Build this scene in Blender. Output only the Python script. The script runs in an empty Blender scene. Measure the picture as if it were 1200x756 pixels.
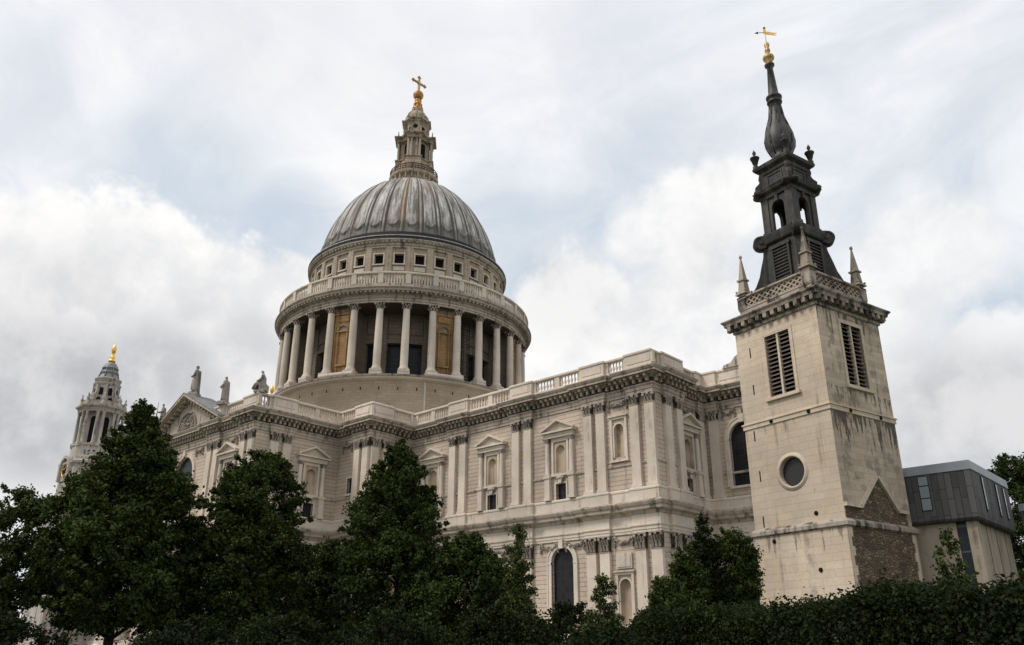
import bpy, math, random
import numpy as np
from mathutils import Matrix, Vector
PI = math.pi
R = math.radians
random.seed(7)
SC = bpy.context.scene
COL = SC.collection

# ------------------------------------------------------------------ camera
CAM = (106.771, -87.682, 1.7)
YAW, PITCH, ROLL, FPX = R(132.565), R(21.206), R(0.169), 958.07
cam_d = bpy.data.cameras.new("camera")
cam = bpy.data.objects.new("camera", cam_d)
COL.objects.link(cam)
fw = Vector((math.cos(YAW) * math.cos(PITCH), math.sin(YAW) * math.cos(PITCH), math.sin(PITCH)))
rt0 = Vector((math.sin(YAW), -math.cos(YAW), 0))
up0 = rt0.cross(fw)
rt = math.cos(ROLL) * rt0 + math.sin(ROLL) * up0
up = -math.sin(ROLL) * rt0 + math.cos(ROLL) * up0
m = Matrix((rt, up, -fw)).transposed().to_4x4()
m.translation = Vector(CAM)
cam.matrix_world = m
cam_d.sensor_fit = 'HORIZONTAL'
cam_d.sensor_width = 36
cam_d.lens = FPX * 36 / 1200
cam_d.shift_x = -1.33 / 1200
cam_d.shift_y = 14.1 / 1200
cam_d.clip_end = 6000
cam_d.clip_start = 0.1
SC.camera = cam

# ------------------------------------------------------------------ sun, sky, exposure
SUN_EL, SUN_AZ = R(52), R(238)          # compass-free: azimuth measured from +X towards +Y
sun_d = bpy.data.lights.new("sun", 'SUN')
sun_d.energy = 2.1
sun_d.angle = R(14)
sun_d.color = (1.0, 0.95, 0.88)
sun = bpy.data.objects.new("sun", sun_d)
COL.objects.link(sun)
sd = Vector((math.cos(SUN_AZ) * math.cos(SUN_EL), math.sin(SUN_AZ) * math.cos(SUN_EL), math.sin(SUN_EL)))
sun.rotation_euler = sd.to_track_quat('Z', 'Y').to_euler()
SC.view_settings.view_transform = 'Standard'
SC.view_settings.look = 'None'
SC.view_settings.exposure = 0.02
SC.view_settings.gamma = 1.0
SC.view_settings.use_curve_mapping = False
SC.cycles.max_bounces = 6
SC.cycles.diffuse_bounces = 3
SC.cycles.use_denoising = True


class NT:
    """tiny node-tree helper"""
    def __init__(s, tree):
        s.t = tree
        s.n = tree.nodes
        s.l = tree.links

    def node(s, typ, **kw):
        n = s.n.new(typ)
        for k, v in kw.items():
            if k.startswith('i_'):
                key = k[2:]
                n.inputs[int(key) if key.isdigit() else key].default_value = v
            else:
                setattr(n, k, v)
        return n

    def link(s, a, b):
        s.l.new(a, b)

    def val(s, x, sock):
        if hasattr(x, 'is_output') or hasattr(x, 'node'):
            s.l.new(x, sock)
        else:
            sock.default_value = x

    def math(s, op, a, b=0.0, c=None, clamp=False):
        n = s.n.new('ShaderNodeMath')
        n.operation = op
        n.use_clamp = clamp
        s.val(a, n.inputs[0])
        s.val(b, n.inputs[1])
        if c is not None:
            s.val(c, n.inputs[2])
        return n.outputs[0]

    def vmath(s, op, a, b):
        n = s.n.new('ShaderNodeVectorMath')
        n.operation = op
        s.val(a, n.inputs[0])
        s.val(b, n.inputs[1])
        return n.outputs['Value'] if op in ('DOT_PRODUCT', 'LENGTH', 'DISTANCE') else n.outputs[0]

    def noise(s, vec, scale, detail=4, rough=0.55, dist=0.0):
        n = s.n.new('ShaderNodeTexNoise')
        n.inputs['Scale'].default_value = scale
        n.inputs['Detail'].default_value = detail
        n.inputs['Roughness'].default_value = rough
        n.inputs['Distortion'].default_value = dist
        s.l.new(vec, n.inputs['Vector'])
        return n.outputs['Fac']

    def ramp(s, fac, a, b, lo=0.0, hi=1.0):
        n = s.n.new('ShaderNodeMapRange')
        n.interpolation_type = 'SMOOTHSTEP'
        s.l.new(fac, n.inputs[0])
        n.inputs[1].default_value = a
        n.inputs[2].default_value = b
        n.inputs[3].default_value = lo
        n.inputs[4].default_value = hi
        return n.outputs[0]

    def mix(s, fac, a, b, blend='MIX'):
        n = s.n.new('ShaderNodeMix')
        n.data_type = 'RGBA'
        n.blend_type = blend
        s.val(fac, n.inputs[0])
        for x, i in ((a, 6), (b, 7)):
            if hasattr(x, 'node'):
                s.l.new(x, n.inputs[i])
            else:
                n.inputs[i].default_value = (*x, 1) if len(x) == 3 else x
        return n.outputs[2]

    def mapping(s, vec, scale):
        n = s.n.new('ShaderNodeMapping')
        n.inputs['Scale'].default_value = scale
        s.l.new(vec, n.inputs['Vector'])
        return n.outputs[0]


def pix_dir(px, py):
    d = fw + rt * ((px - 601.33) / FPX) - up * ((py - 392.1) / FPX)
    return d.normalized()


def build_world():
    w = bpy.data.worlds.new("World")
    SC.world = w
    w.use_nodes = True
    w.node_tree.nodes.clear()
    t = NT(w.node_tree)
    out = t.node('ShaderNodeOutputWorld')
    bg = t.node('ShaderNodeBackground')
    bg.inputs['Strength'].default_value = 0.1
    t.link(bg.outputs[0], out.inputs[0])
    sky = t.node('ShaderNodeTexSky')
    sky.sky_type = 'NISHITA'
    sky.sun_disc = False
    sky.sun_elevation = SUN_EL
    sky.sun_rotation = PI / 2 - SUN_AZ
    sky.air_density = 1.0
    sky.dust_density = 2.0
    tc = t.node('ShaderNodeTexCoord')
    d = tc.outputs['Generated']
    # a cloud deck overhead: directions projected on a flat layer
    sep = t.node('ShaderNodeSeparateXYZ')
    t.link(d, sep.inputs[0])
    zz = t.math('ADD', t.math('MAXIMUM', sep.outputs[2], 0.0), 0.22)
    comb = t.node('ShaderNodeCombineXYZ')
    t.link(t.math('DIVIDE', sep.outputs[0], zz), comb.inputs[0])
    t.link(t.math('DIVIDE', sep.outputs[1], zz), comb.inputs[1])
    deck = comb.outputs[0]
    warp = t.node('ShaderNodeTexNoise')
    warp.inputs['Scale'].default_value = 1.4
    warp.inputs['Detail'].default_value = 3
    t.link(deck, warp.inputs['Vector'])
    wv = t.vmath('MULTIPLY', t.vmath('SUBTRACT', warp.outputs['Color'], (0.5, 0.5, 0.5)), (0.9, 0.9, 0.0))
    deckw = t.vmath('ADD', deck, wv)
    strk = t.mapping(deckw, (1.0, 2.2, 1.0))
    n_big = t.noise(deckw, 1.3, 6, 0.55)
    n_str = t.noise(strk, 2.2, 7, 0.58)
    n_fine = t.noise(deckw, 5.0, 8, 0.62)
    d3 = t.noise(d, 5.0, 9, 0.58, 0.3)
    d4 = t.noise(d, 14.0, 7, 0.6, 0.2)

    def blob(px, py, rx, k=1.0, amp=0.35, namp=0.30):
        """soft-edged billow round one direction of the sky, edge broken by noise"""
        c = pix_dir(px, py)
        rr = rx / FPX
        dist = t.vmath('DISTANCE', d, (c.x, c.y, c.z))
        e = t.math('SUBTRACT', 1.0, t.math('DIVIDE', dist, rr))
        e = t.math('ADD', e, t.math('MULTIPLY', t.math('SUBTRACT', d3, 0.5), namp * 4))
        e = t.math('ADD', e, t.math('MULTIPLY', t.math('SUBTRACT', d4, 0.5), namp * 2.2))
        return t.ramp(e, 0.0, amp, 0.0, k)

    def mx(*xs):
        r = xs[0]
        for x in xs[1:]:
            r = t.math('MAXIMUM', r, x)
        return r
    # thin high cloud nearly everywhere, with a few blue rents
    veil = t.math('ADD', t.math('MULTIPLY', n_big, 0.55), t.math('MULTIPLY', n_str, 0.45))
    veil = t.ramp(veil, 0.36, 0.60, 0.60, 0.97)
    rent = mx(blob(215, 215, 150, 0.45, 0.8, 0.20), blob(330, 265, 90, 0.45, 0.6, 0.2),
              blob(640, 330, 110, 0.40, 0.9, 0.3), blob(1165, 375, 90, 0.50, 0.7, 0.3), blob(740, 170, 160, 0.24, 1.0, 0.3),
              blob(590, 240, 120, 0.40, 1.0, 0.3), blob(1150, 210, 120, 0.24, 1.0, 0.3),
              blob(680, 250, 90, 0.34, 0.9, 0.3), blob(1030, 260, 80, 0.22, 0.9, 0.3))
    veil = t.math('SUBTRACT', veil, rent, clamp=True)
    vt = t.ramp(n_fine, 0.3, 0.7, 0.0, 1.0)
    veilcol = t.mix(vt, (8.4, 8.5, 9.0), (10.0, 9.95, 10.0))
    blue = t.mix(0.75, sky.outputs[0], (5.3, 6.7, 7.9))
    col = t.mix(veil, blue, veilcol)
    # soft lavender-grey layers high up
    lay = mx(blob(290, 10, 150, 0.55, 0.7, 0.3), blob(480, 60, 150, 0.30, 0.9, 0.3), blob(700, 45, 170, 0.36, 0.9, 0.3),
             blob(850, 90, 120, 0.28, 0.9, 0.3), blob(100, 60, 130, 0.22, 0.9, 0.3), blob(1140, 60, 120, 0.26, 0.9, 0.3))
    col = t.mix(lay, col, (7.8, 7.85, 8.3))
    # white cumulus
    cum = mx(blob(60, 400, 155, 1.0, 0.20), blob(150, 358, 120, 1.0, 0.18), blob(270, 392, 120, 1.0, 0.18), blob(10, 350, 110, 1.0, 0.2),
             blob(345, 358, 75, 1.0, 0.2), blob(800, 262, 66, 0.9, 0.40), blob(848, 232, 48, 0.9, 0.35), blob(755, 278, 55, 0.8, 0.5),
             blob(690, 400, 110, 0.95, 0.3), blob(800, 370, 90, 0.9, 0.3), blob(1090, 300, 95, 0.75, 0.4), blob(1060, 380, 80, 0.7, 0.4),
             blob(300, 110, 150, 0.35, 1.0), blob(420, 130, 130, 0.3, 1.0), blob(1150, 440, 90, 0.85, 0.3), blob(40, 540, 70, 0.9, 0.3))
    body = t.ramp(t.math('ADD', t.math('MULTIPLY', d4, 0.55), t.math('MULTIPLY', d3, 0.45)), 0.38, 0.60)
    col = t.mix(cum, col, t.mix(body, (8.1, 8.15, 8.3), (10.1, 10.0, 9.85)))
    # grey undersides, layered
    gry = mx(blob(60, 470, 120, 0.95, 0.5, 0.25), blob(180, 455, 110, 0.80, 0.5, 0.25), blob(0, 425, 90, 0.7, 0.6, 0.25),
             blob(290, 410, 80, 0.45, 0.6, 0.25), blob(90, 365, 110, 0.42, 0.8, 0.3), blob(230, 380, 80, 0.32, 0.8, 0.3),
             blob(1130, 500, 130, 0.80, 0.6, 0.25), blob(1080, 455, 70, 0.5, 0.6, 0.25), blob(1190, 470, 70, 0.6, 0.6, 0.25),
             blob(660, 345, 80, 0.30, 0.8, 0.25), blob(830, 300, 60, 0.30, 0.8, 0.25))
    col = t.mix(gry, col, t.mix(body, (4.9, 5.0, 5.25), (7.1, 7.1, 7.25)))
    # below the horizon: dull ground haze so nothing glows from underneath
    lowm = t.ramp(sep.outputs[2], -0.05, 0.0, 1.0, 0.0)
    col = t.mix(lowm, col, (1.2, 1.15, 1.05))
    t.link(col, bg.inputs['Color'])


build_world()


# ------------------------------------------------------------------ materials
def new_mat(name):
    mt = bpy.data.materials.new(name)
    mt.use_nodes = True
    mt.node_tree.nodes.clear()
    t = NT(mt.node_tree)
    out = t.node('ShaderNodeOutputMaterial')
    b = t.node('ShaderNodeBsdfPrincipled')
    t.link(b.outputs[0], out.inputs[0])
    return mt, t, b


def stone(name, base, block=None, mode='xy', rad=20.0, stain=0.5, soot_and_shade=(0.07, 0.062, 0.055), var=0.18,
          local=False, joint=0.45, rough=0.9, streak_lo=0.56, bump=0.5, patch=None, bv=(0.88, 0.87, 0.86), mottle=None, ledges=None):
    mt, t, b = new_mat(name)
    if local:
        tc = t.node('ShaderNodeTexCoord')
        P = tc.outputs['Object']
        oi = t.node('ShaderNodeObjectInfo')
        off = t.node('ShaderNodeCombineXYZ')
        t.link(t.math('MULTIPLY', oi.outputs['Random'], 37.0), off.inputs[0])
        t.link(t.math('MULTIPLY', oi.outputs['Random'], 11.0), off.inputs[1])
        PN = t.vmath('ADD', P, off.outputs[0])
    else:
        g = t.node('ShaderNodeNewGeometry')
        P = g.outputs['Position']
        PN = P
    sep = t.node('ShaderNodeSeparateXYZ')
    t.link(P, sep.inputs[0])
    big = t.noise(PN, 0.13, 5, 0.6)
    med = t.noise(PN, 0.9, 6, 0.65)
    fine = t.noise(PN, 6.0, 4, 0.6)
    dark = tuple(c * (1 - var * 1.3) for c in base)
    lite = tuple(min(0.95, c * (1 + var)) for c in base)
    col = t.mix(t.ramp(big, 0.3, 0.7), dark, lite)
    warm = (base[0] * 1.05, base[1] * 0.93, base[2] * 0.76)
    col = t.mix(t.ramp(med, 0.45, 0.75, 0.0, 0.55), col, warm)
    col = t.mix(t.math('MULTIPLY', t.ramp(fine, 0.35, 0.7), 0.20), col, tuple(c * 0.6 for c in base))
    hgt = fine
    if block:
        if mode == 'cyl':
            u = t.math('MULTIPLY', t.math('ARCTAN2', sep.outputs[1], sep.outputs[0]), rad)
        else:
            u = t.math('ADD', sep.outputs[0], sep.outputs[1])
        cb = t.node('ShaderNodeCombineXYZ')
        t.link(u, cb.inputs[0])
        t.link(sep.outputs[2], cb.inputs[1])
        br = t.node('ShaderNodeTexBrick')
        t.link(cb.outputs[0], br.inputs['Vector'])
        br.inputs['Scale'].default_value = 1.0
        br.inputs['Brick Width'].default_value = block[0]
        br.inputs['Row Height'].default_value = block[1]
        br.inputs['Mortar Size'].default_value = block[2]
        br.inputs['Mortar Smooth'].default_value = 0.3
        br.inputs['Bias'].default_value = 0.0
        br.inputs['Color1'].default_value = (*bv, 1)
        br.inputs['Color2'].default_value = (1.0, 1.0, 1.0, 1)
        br.inputs['Mortar'].default_value = (joint, joint, joint * 0.95, 1)
        col = t.mix(1.0, col, br.outputs['Color'], 'MULTIPLY')
        hgt = t.math('SUBTRACT', t.math('MULTIPLY', fine, 0.25), br.outputs['Fac'])
    # rain streaks and soot with an outline of their own
    st = t.noise(t.mapping(PN, (1.6, 1.6, 0.10)), 1.0, 6, 0.62)
    st = t.ramp(st, streak_lo, streak_lo + 0.14, 0.0, 1.0)
    st = t.math('MULTIPLY', st, t.ramp(med, 0.35, 0.6))
    col = t.mix(t.math('MULTIPLY', st, stain), col, soot_and_shade)
    bl = t.ramp(t.noise(PN, 0.55, 8, 0.7), 0.58, 0.70, 0.0, stain * 0.8)
    col = t.mix(bl, col, tuple(0.5 * (a + c) for a, c in zip(soot_and_shade, base)))
    for (zl, run, k_, dens) in (ledges or ()):
        u2 = t.math('ADD', sep.outputs[0], sep.outputs[1])
        c2 = t.node('ShaderNodeCombineXYZ')
        t.link(t.math('MULTIPLY', u2, 1.0), c2.inputs[0])
        t.link(t.math('MULTIPLY', sep.outputs[2], 0.12), c2.inputs[1])
        sn = t.noise(c2.outputs[0], 2.6, 6, 0.7)
        dz_ = t.math('SUBTRACT', zl, sep.outputs[2])                 # distance below the ledge
        reach = t.math('MULTIPLY', t.ramp(sn, dens, dens + 0.22), run)
        on = t.math('MULTIPLY', t.math('GREATER_THAN', dz_, 0.0), t.ramp(t.math('SUBTRACT', reach, dz_), 0.0, 0.5))
        col = t.mix(t.math('MULTIPLY', on, k_), col, soot_and_shade)
    if mottle:
        mo = t.ramp(t.noise(PN, 3.2, 5, 0.7), 0.38, 0.62)
        col = t.mix(t.math('MULTIPLY', mo, 0.8), col, mottle)
    if patch:
        pm = t.ramp(t.noise(PN, patch[1], 4, 0.6), patch[2], patch[2] + 0.08)
        col = t.mix(t.math('MULTIPLY', pm, patch[3]), col, patch[0])
    t.link(col, b.inputs['Base Color'])
    b.inputs['Roughness'].default_value = rough
    b.inputs['Specular IOR Level'].default_value = 0.2
    bp = t.node('ShaderNodeBump')
    bp.inputs['Strength'].default_value = bump
    bp.inputs['Distance'].default_value = 0.05
    t.link(hgt, bp.inputs['Height'])
    t.link(bp.outputs[0], b.inputs['Normal'])
    return mt


def simple(name, base, rough=0.7, metal=0.0, var=0.25, scale=2.0, spec=0.3, local=False, bump=0.2, streak=None):
    mt, t, b = new_mat(name)
    if local:
        P = t.node('ShaderNodeTexCoord').outputs['Object']
    else:
        P = t.node('ShaderNodeNewGeometry').outputs['Position']
    n = t.noise(P, scale, 6, 0.65)
    col = t.mix(t.ramp(n, 0.3, 0.7), tuple(c * (1 - var) for c in base), tuple(min(1, c * (1 + var)) for c in base))
    if streak:
        s_ = t.noise(t.mapping(P, (streak[3], streak[3], streak[3] * 0.07)), 1.0, 6, 0.6)
        col = t.mix(t.ramp(s_, 0.52, 0.66, 0.0, 0.85), col, streak[:3])
    t.link(col, b.inputs['Base Color'])
    b.inputs['Roughness'].default_value = rough
    b.inputs['Metallic'].default_value = metal
    b.inputs['Specular IOR Level'].default_value = spec
    bp = t.node('ShaderNodeBump')
    bp.inputs['Strength'].default_value = bump
    bp.inputs['Distance'].default_value = 0.03
    t.link(n, bp.inputs['Height'])
    t.link(bp.outputs[0], b.inputs['Normal'])
    return mt


PORT = (0.56, 0.46, 0.375)
M = {}
M['soot_and_shade'] = simple('painted_shade_stone', (0.06, 0.052, 0.045), 0.95, 0, 0.5, 3, 0.1, True)  # near-black colour standing in for shade in gaps and on soffits
M['wall'] = stone('portland_ashlar', PORT, (7.0, 0.47, 0.026), stain=0.58, joint=0.40)
M['smooth'] = stone('portland_dressed', (0.63, 0.55, 0.465), None, stain=0.52)
M['trim'] = stone('portland_cornice', (0.45, 0.38, 0.315), None, stain=0.8, streak_lo=0.49, soot_and_shade=(0.06, 0.053, 0.047))  # soot streaks, plus shade under the cornices put into the darker colour
M['carved'] = stone('sooty_carving', (0.31, 0.265, 0.225), None, stain=0.85, streak_lo=0.46)
M['drumwall'] = stone('drum_ashlar', (0.70, 0.56, 0.41), (1.3, 0.45, 0.02), 'cyl', 21.3, stain=0.18, joint=0.75)
M['attic'] = stone('attic_ashlar', (0.52, 0.425, 0.325), (1.3, 0.45, 0.02), 'cyl', 17.3, stain=0.6, joint=0.65, streak_lo=0.50)
M['drumin'] = stone('shade_painted_drum_stone', (0.19, 0.155, 0.12), (1.2, 0.6, 0.03), 'cyl', 17.0, stain=0.6, joint=0.55)  # shadow inside the colonnade put into the base colour
M['ochre'] = stone('ochre_niche_stone', (0.40, 0.245, 0.115), (1.1, 0.5, 0.02), 'cyl', 20.6, stain=0.7, joint=0.6, soot_and_shade=(0.12, 0.075, 0.04), var=0.35, streak_lo=0.48)
M['white_stone'] = stone('limewashed_strip', (0.62, 0.58, 0.50), None, stain=0.3)
M['niche'] = stone('cream_niche_stone', (0.46, 0.365, 0.27), None, stain=0.6, var=0.3, streak_lo=0.5)
M['column'] = stone('column_stone', (0.62, 0.54, 0.45), None, stain=0.55, local=True)
M['pil'] = stone('pilaster_stone', (0.65, 0.56, 0.47), None, stain=0.38, local=True)
M['cap'] = stone('capital_stone', (0.42, 0.36, 0.30), None, stain=0.8, local=True, streak_lo=0.47)
M['lantern'] = stone('lantern_stone', (0.45, 0.37, 0.285), None, stain=0.75, streak_lo=0.48)
M['statue'] = stone('statue_stone', (0.35, 0.31, 0.27), None, stain=0.8, local=True, streak_lo=0.47)
M['wtower'] = stone('bell_tower_stone', (0.46, 0.42, 0.37), None, stain=0.85, streak_lo=0.49)
M['atower'] = stone('church_tower_ashlar', (0.62, 0.515, 0.405), (1.15, 0.42, 0.008), local=True, stain=0.5, joint=0.75, streak_lo=0.55,
                    bv=(0.91, 0.90, 0.885), ledges=((8.02, 1.6, 0.6, 0.46), (14.55, 1.0, 0.5, 0.50), (10.3, 1.6, 0.35, 0.56), (20.95, 0.7, 0.5, 0.44)))
M['atowerE'] = stone('church_tower_stained_ashlar', (0.56, 0.465, 0.365), (0.9, 0.36, 0.009), local=True, stain=0.8, joint=0.7, soot_and_shade=(0.05, 0.043, 0.037),
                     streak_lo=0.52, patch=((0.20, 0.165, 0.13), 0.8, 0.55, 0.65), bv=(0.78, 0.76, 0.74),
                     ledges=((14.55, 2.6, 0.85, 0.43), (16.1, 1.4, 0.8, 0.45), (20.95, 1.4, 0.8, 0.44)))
M['atrim'] = stone('church_tower_trim', (0.38, 0.325, 0.275), None, local=True, stain=0.95, streak_lo=0.45, soot_and_shade=(0.035, 0.031, 0.028))
M['rubble'] = stone('rubble_stone', (0.20, 0.155, 0.11), (0.42, 0.20, 0.02), local=True, stain=0.8, joint=1.3, var=0.35,
                    streak_lo=0.45, patch=((0.055, 0.032, 0.028), 0.9, 0.5, 0.75), bump=1.0, bv=(0.5, 0.48, 0.45), mottle=(0.30, 0.225, 0.15))
M['leadlouvre'] = simple('sooty_slat', (0.075, 0.067, 0.06), 0.8, 0, 0.3, 3, 0.2, True)
M['pinn'] = stone('pinnacle_stone', (0.40, 0.335, 0.27), None, local=True, stain=0.9, streak_lo=0.46)
M['blacklead'] = simple('blackened_lead', (0.030, 0.026, 0.023), 0.6, 0.0, 0.5, 2.5, 0.35, True, 0.5, streak=(0.10, 0.085, 0.07, 1.8))
M['spirelead'] = simple('spire_lead', (0.034, 0.030, 0.029), 0.5, 0.0, 0.5, 3.0, 0.4, True, 0.5, streak=(0.12, 0.095, 0.07, 3.0))
M['gold'] = simple('gilding', (0.50, 0.25, 0.07), 0.5, 0.5, 0.35, 3.0, 0.5)
M['gold2'] = simple('bright_gilding', (0.95, 0.52, 0.10), 0.35, 0.6, 0.2, 3.0, 0.5)
M['weathergold'] = simple('weathered_gilding', (0.46, 0.29, 0.11), 0.5, 0.4, 0.5, 3.0, 0.4)
M['dark'] = simple('dark_interior', (0.012, 0.012, 0.013), 0.9, 0, 0.2, 1.0, 0.1)
M['leadroof'] = simple('lead_roof', (0.17, 0.17, 0.17), 0.6, 0, 0.25, 0.6, 0.4)
M['bluelead'] = simple('pale_lead_cone', (0.21, 0.213, 0.21), 0.55, 0, 0.25, 1.0, 0.4, streak=(0.16, 0.17, 0.17, 2.0))
M['louvre'] = simple('louvre_slat', (0.16, 0.13, 0.115), 0.8, 0, 0.3, 3, 0.2, True)
M['ironrail'] = simple('rusty_iron', (0.12, 0.055, 0.04), 0.7, 0.2, 0.5, 4.0)
M['iron'] = simple('black_iron', (0.02, 0.02, 0.022), 0.5, 0.3, 0.2, 4.0)
M['concrete'] = stone('school_stone', (0.37, 0.31, 0.245), None, local=True, stain=0.6, var=0.2, streak_lo=0.5)
M['fascia'] = simple('zinc_fascia', (0.25, 0.27, 0.29), 0.5, 0.1, 0.12, 0.8, 0.4, True)
M['red'] = simple('red_paint', (0.35, 0.05, 0.04), 0.5)
M['white'] = simple('white_paint', (0.75, 0.75, 0.74), 0.5, var=0.05)


def glass_mat(name, tint, grid=(0.55, 0.75), line=0.03, bar=(0.035, 0.035, 0.04), mode='xy', local=False, rough=0.3, spec=0.18):
    mt, t, b = new_mat(name)
    if local:
        P = t.node('ShaderNodeTexCoord').outputs['Object']
    else:
        P = t.node('ShaderNodeNewGeometry').outputs['Position']
    sep = t.node('ShaderNodeSeparateXYZ')
    t.link(P, sep.inputs[0])
    cb = t.node('ShaderNodeCombineXYZ')
    t.link(t.math('ADD', sep.outputs[0], sep.outputs[1]), cb.inputs[0])
    t.link(sep.outputs[2], cb.inputs[1])
    br = t.node('ShaderNodeTexBrick', offset=0.0)
    t.link(cb.outputs[0], br.inputs['Vector'])
    br.inputs['Scale'].default_value = 1
    br.inputs['Brick Width'].default_value = grid[0]
    br.inputs['Row Height'].default_value = grid[1]
    br.inputs['Mortar Size'].default_value = line
    br.inputs['Color1'].default_value = (*tint, 1)
    br.inputs['Color2'].default_value = (*[c * 1.6 for c in tint], 1)
    br.inputs['Mortar'].default_value = (*bar, 1)
    t.link(br.outputs['Color'], b.inputs['Base Color'])
    b.inputs['Roughness'].default_value = rough
    b.inputs['Specular IOR Level'].default_value = spec
    nn = t.noise(P, 1.5, 3, 0.6)
    bp = t.node('ShaderNodeBump')
    bp.inputs['Strength'].default_value = 0.35
    bp.inputs['Distance'].default_value = 0.05
    t.link(nn, bp.inputs['Height'])
    t.link(bp.outputs[0], b.inputs['Normal'])
    return mt


M['glass'] = glass_mat('leaded_glass', (0.014, 0.014, 0.016), bar=(0.028, 0.027, 0.028))
M['glass2'] = glass_mat('school_glass', (0.016, 0.02, 0.024), (3.0, 1.4), 0.05, (0.10, 0.11, 0.12), local=True)
M['brightpane'] = simple('sky_lit_pane', (0.62, 0.65, 0.68), 0.2, 0, 0.1, 1.0, 0.5)
M['darkglass'] = glass_mat('drum_window_glass', (0.008, 0.009, 0.012))
M['paleglass'] = glass_mat('pale_pane', (0.20, 0.23, 0.24), (2.0, 0.72), 0.03, (0.09, 0.09, 0.09), local=True)
M['meshglass'] = glass_mat('round_window_mesh', (0.018, 0.019, 0.021), (0.12, 0.12), 0.02, (0.045, 0.043, 0.04), local=True)


def dome_lead():
    mt, t, b = new_mat('dome_lead')
    P = t.node('ShaderNodeNewGeometry').outputs['Position']
    sep = t.node('ShaderNodeSeparateXYZ')
    t.link(P, sep.inputs[0])
    ang = t.math('ARCTAN2', sep.outputs[1], sep.outputs[0])
    cb = t.node('ShaderNodeCombineXYZ')
    t.link(t.math('MULTIPLY', ang, 16.0), cb.inputs[0])
    t.link(t.math('MULTIPLY', sep.outputs[2], 0.10), cb.inputs[1])
    st = t.noise(cb.outputs[0], 1.15, 7, 0.68)
    cb2 = t.node('ShaderNodeCombineXYZ')
    t.link(t.math('MULTIPLY', ang, 42.0), cb2.inputs[0])
    t.link(t.math('MULTIPLY', sep.outputs[2], 0.35), cb2.inputs[1])
    st2 = t.noise(cb2.outputs[0], 0.9, 6, 0.7)
    col = t.mix(t.ramp(st2, 0.36, 0.62), (0.24, 0.22, 0.195), (0.60, 0.575, 0.535))
    col = t.mix(t.ramp(st, 0.46, 0.58, 0.0, 0.85), col, (0.13, 0.12, 0.105))
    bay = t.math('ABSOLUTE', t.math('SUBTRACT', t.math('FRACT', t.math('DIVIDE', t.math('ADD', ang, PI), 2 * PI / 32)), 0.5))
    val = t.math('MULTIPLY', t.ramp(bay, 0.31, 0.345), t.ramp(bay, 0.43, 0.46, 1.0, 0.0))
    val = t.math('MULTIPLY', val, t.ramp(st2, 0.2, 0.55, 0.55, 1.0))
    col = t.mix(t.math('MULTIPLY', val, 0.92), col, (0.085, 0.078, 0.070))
    # brown stains: one broad run of rust and some faint ones
    cb3 = t.node('ShaderNodeCombineXYZ')
    t.link(t.math('MULTIPLY', ang, 5.2), cb3.inputs[0])
    t.link(t.math('MULTIPLY', sep.outputs[2], 0.02), cb3.inputs[1])
    rs = t.noise(cb3.outputs[0], 1.0, 2, 0.5)
    rs = t.math('MULTIPLY', t.ramp(rs, 0.58, 0.66), t.ramp(st2, 0.3, 0.6))
    col = t.mix(t.math('MULTIPLY', rs, 0.45), col, (0.26, 0.17, 0.10))
    one = t.math('ABSOLUTE', t.math('SUBTRACT', ang, R(-45.0)))
    one = t.math('MULTIPLY', t.ramp(one, 0.022, 0.05, 1.0, 0.0), t.ramp(st2, 0.25, 0.6, 0.25, 1.0))
    col = t.mix(t.math('MULTIPLY', one, 0.6), col, (0.36, 0.23, 0.13))
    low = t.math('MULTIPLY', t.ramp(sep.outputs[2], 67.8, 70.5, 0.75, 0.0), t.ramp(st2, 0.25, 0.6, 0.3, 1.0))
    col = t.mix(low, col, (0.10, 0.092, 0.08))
    # sheet seams
    seam = t.math('FRACT', t.math('MULTIPLY', sep.outputs[2], 0.62))
    seam = t.ramp(seam, 0.0, 0.05, 1.0, 0.0)
    col = t.mix(t.math('MULTIPLY', seam, 0.35), col, (0.10, 0.10, 0.10))
    t.link(col, b.inputs['Base Color'])
    b.inputs['Roughness'].default_value = 0.65
    b.inputs['Metallic'].default_value = 0.0
    b.inputs['Specular IOR Level'].default_value = 0.2
    bp = t.node('ShaderNodeBump')
    bp.inputs['Strength'].default_value = 0.5
    bp.inputs['Distance'].default_value = 0.06
    t.link(st2, bp.inputs['Height'])
    t.link(bp.outputs[0], b.inputs['Normal'])
    return mt


M['dome'] = dome_lead()


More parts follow.
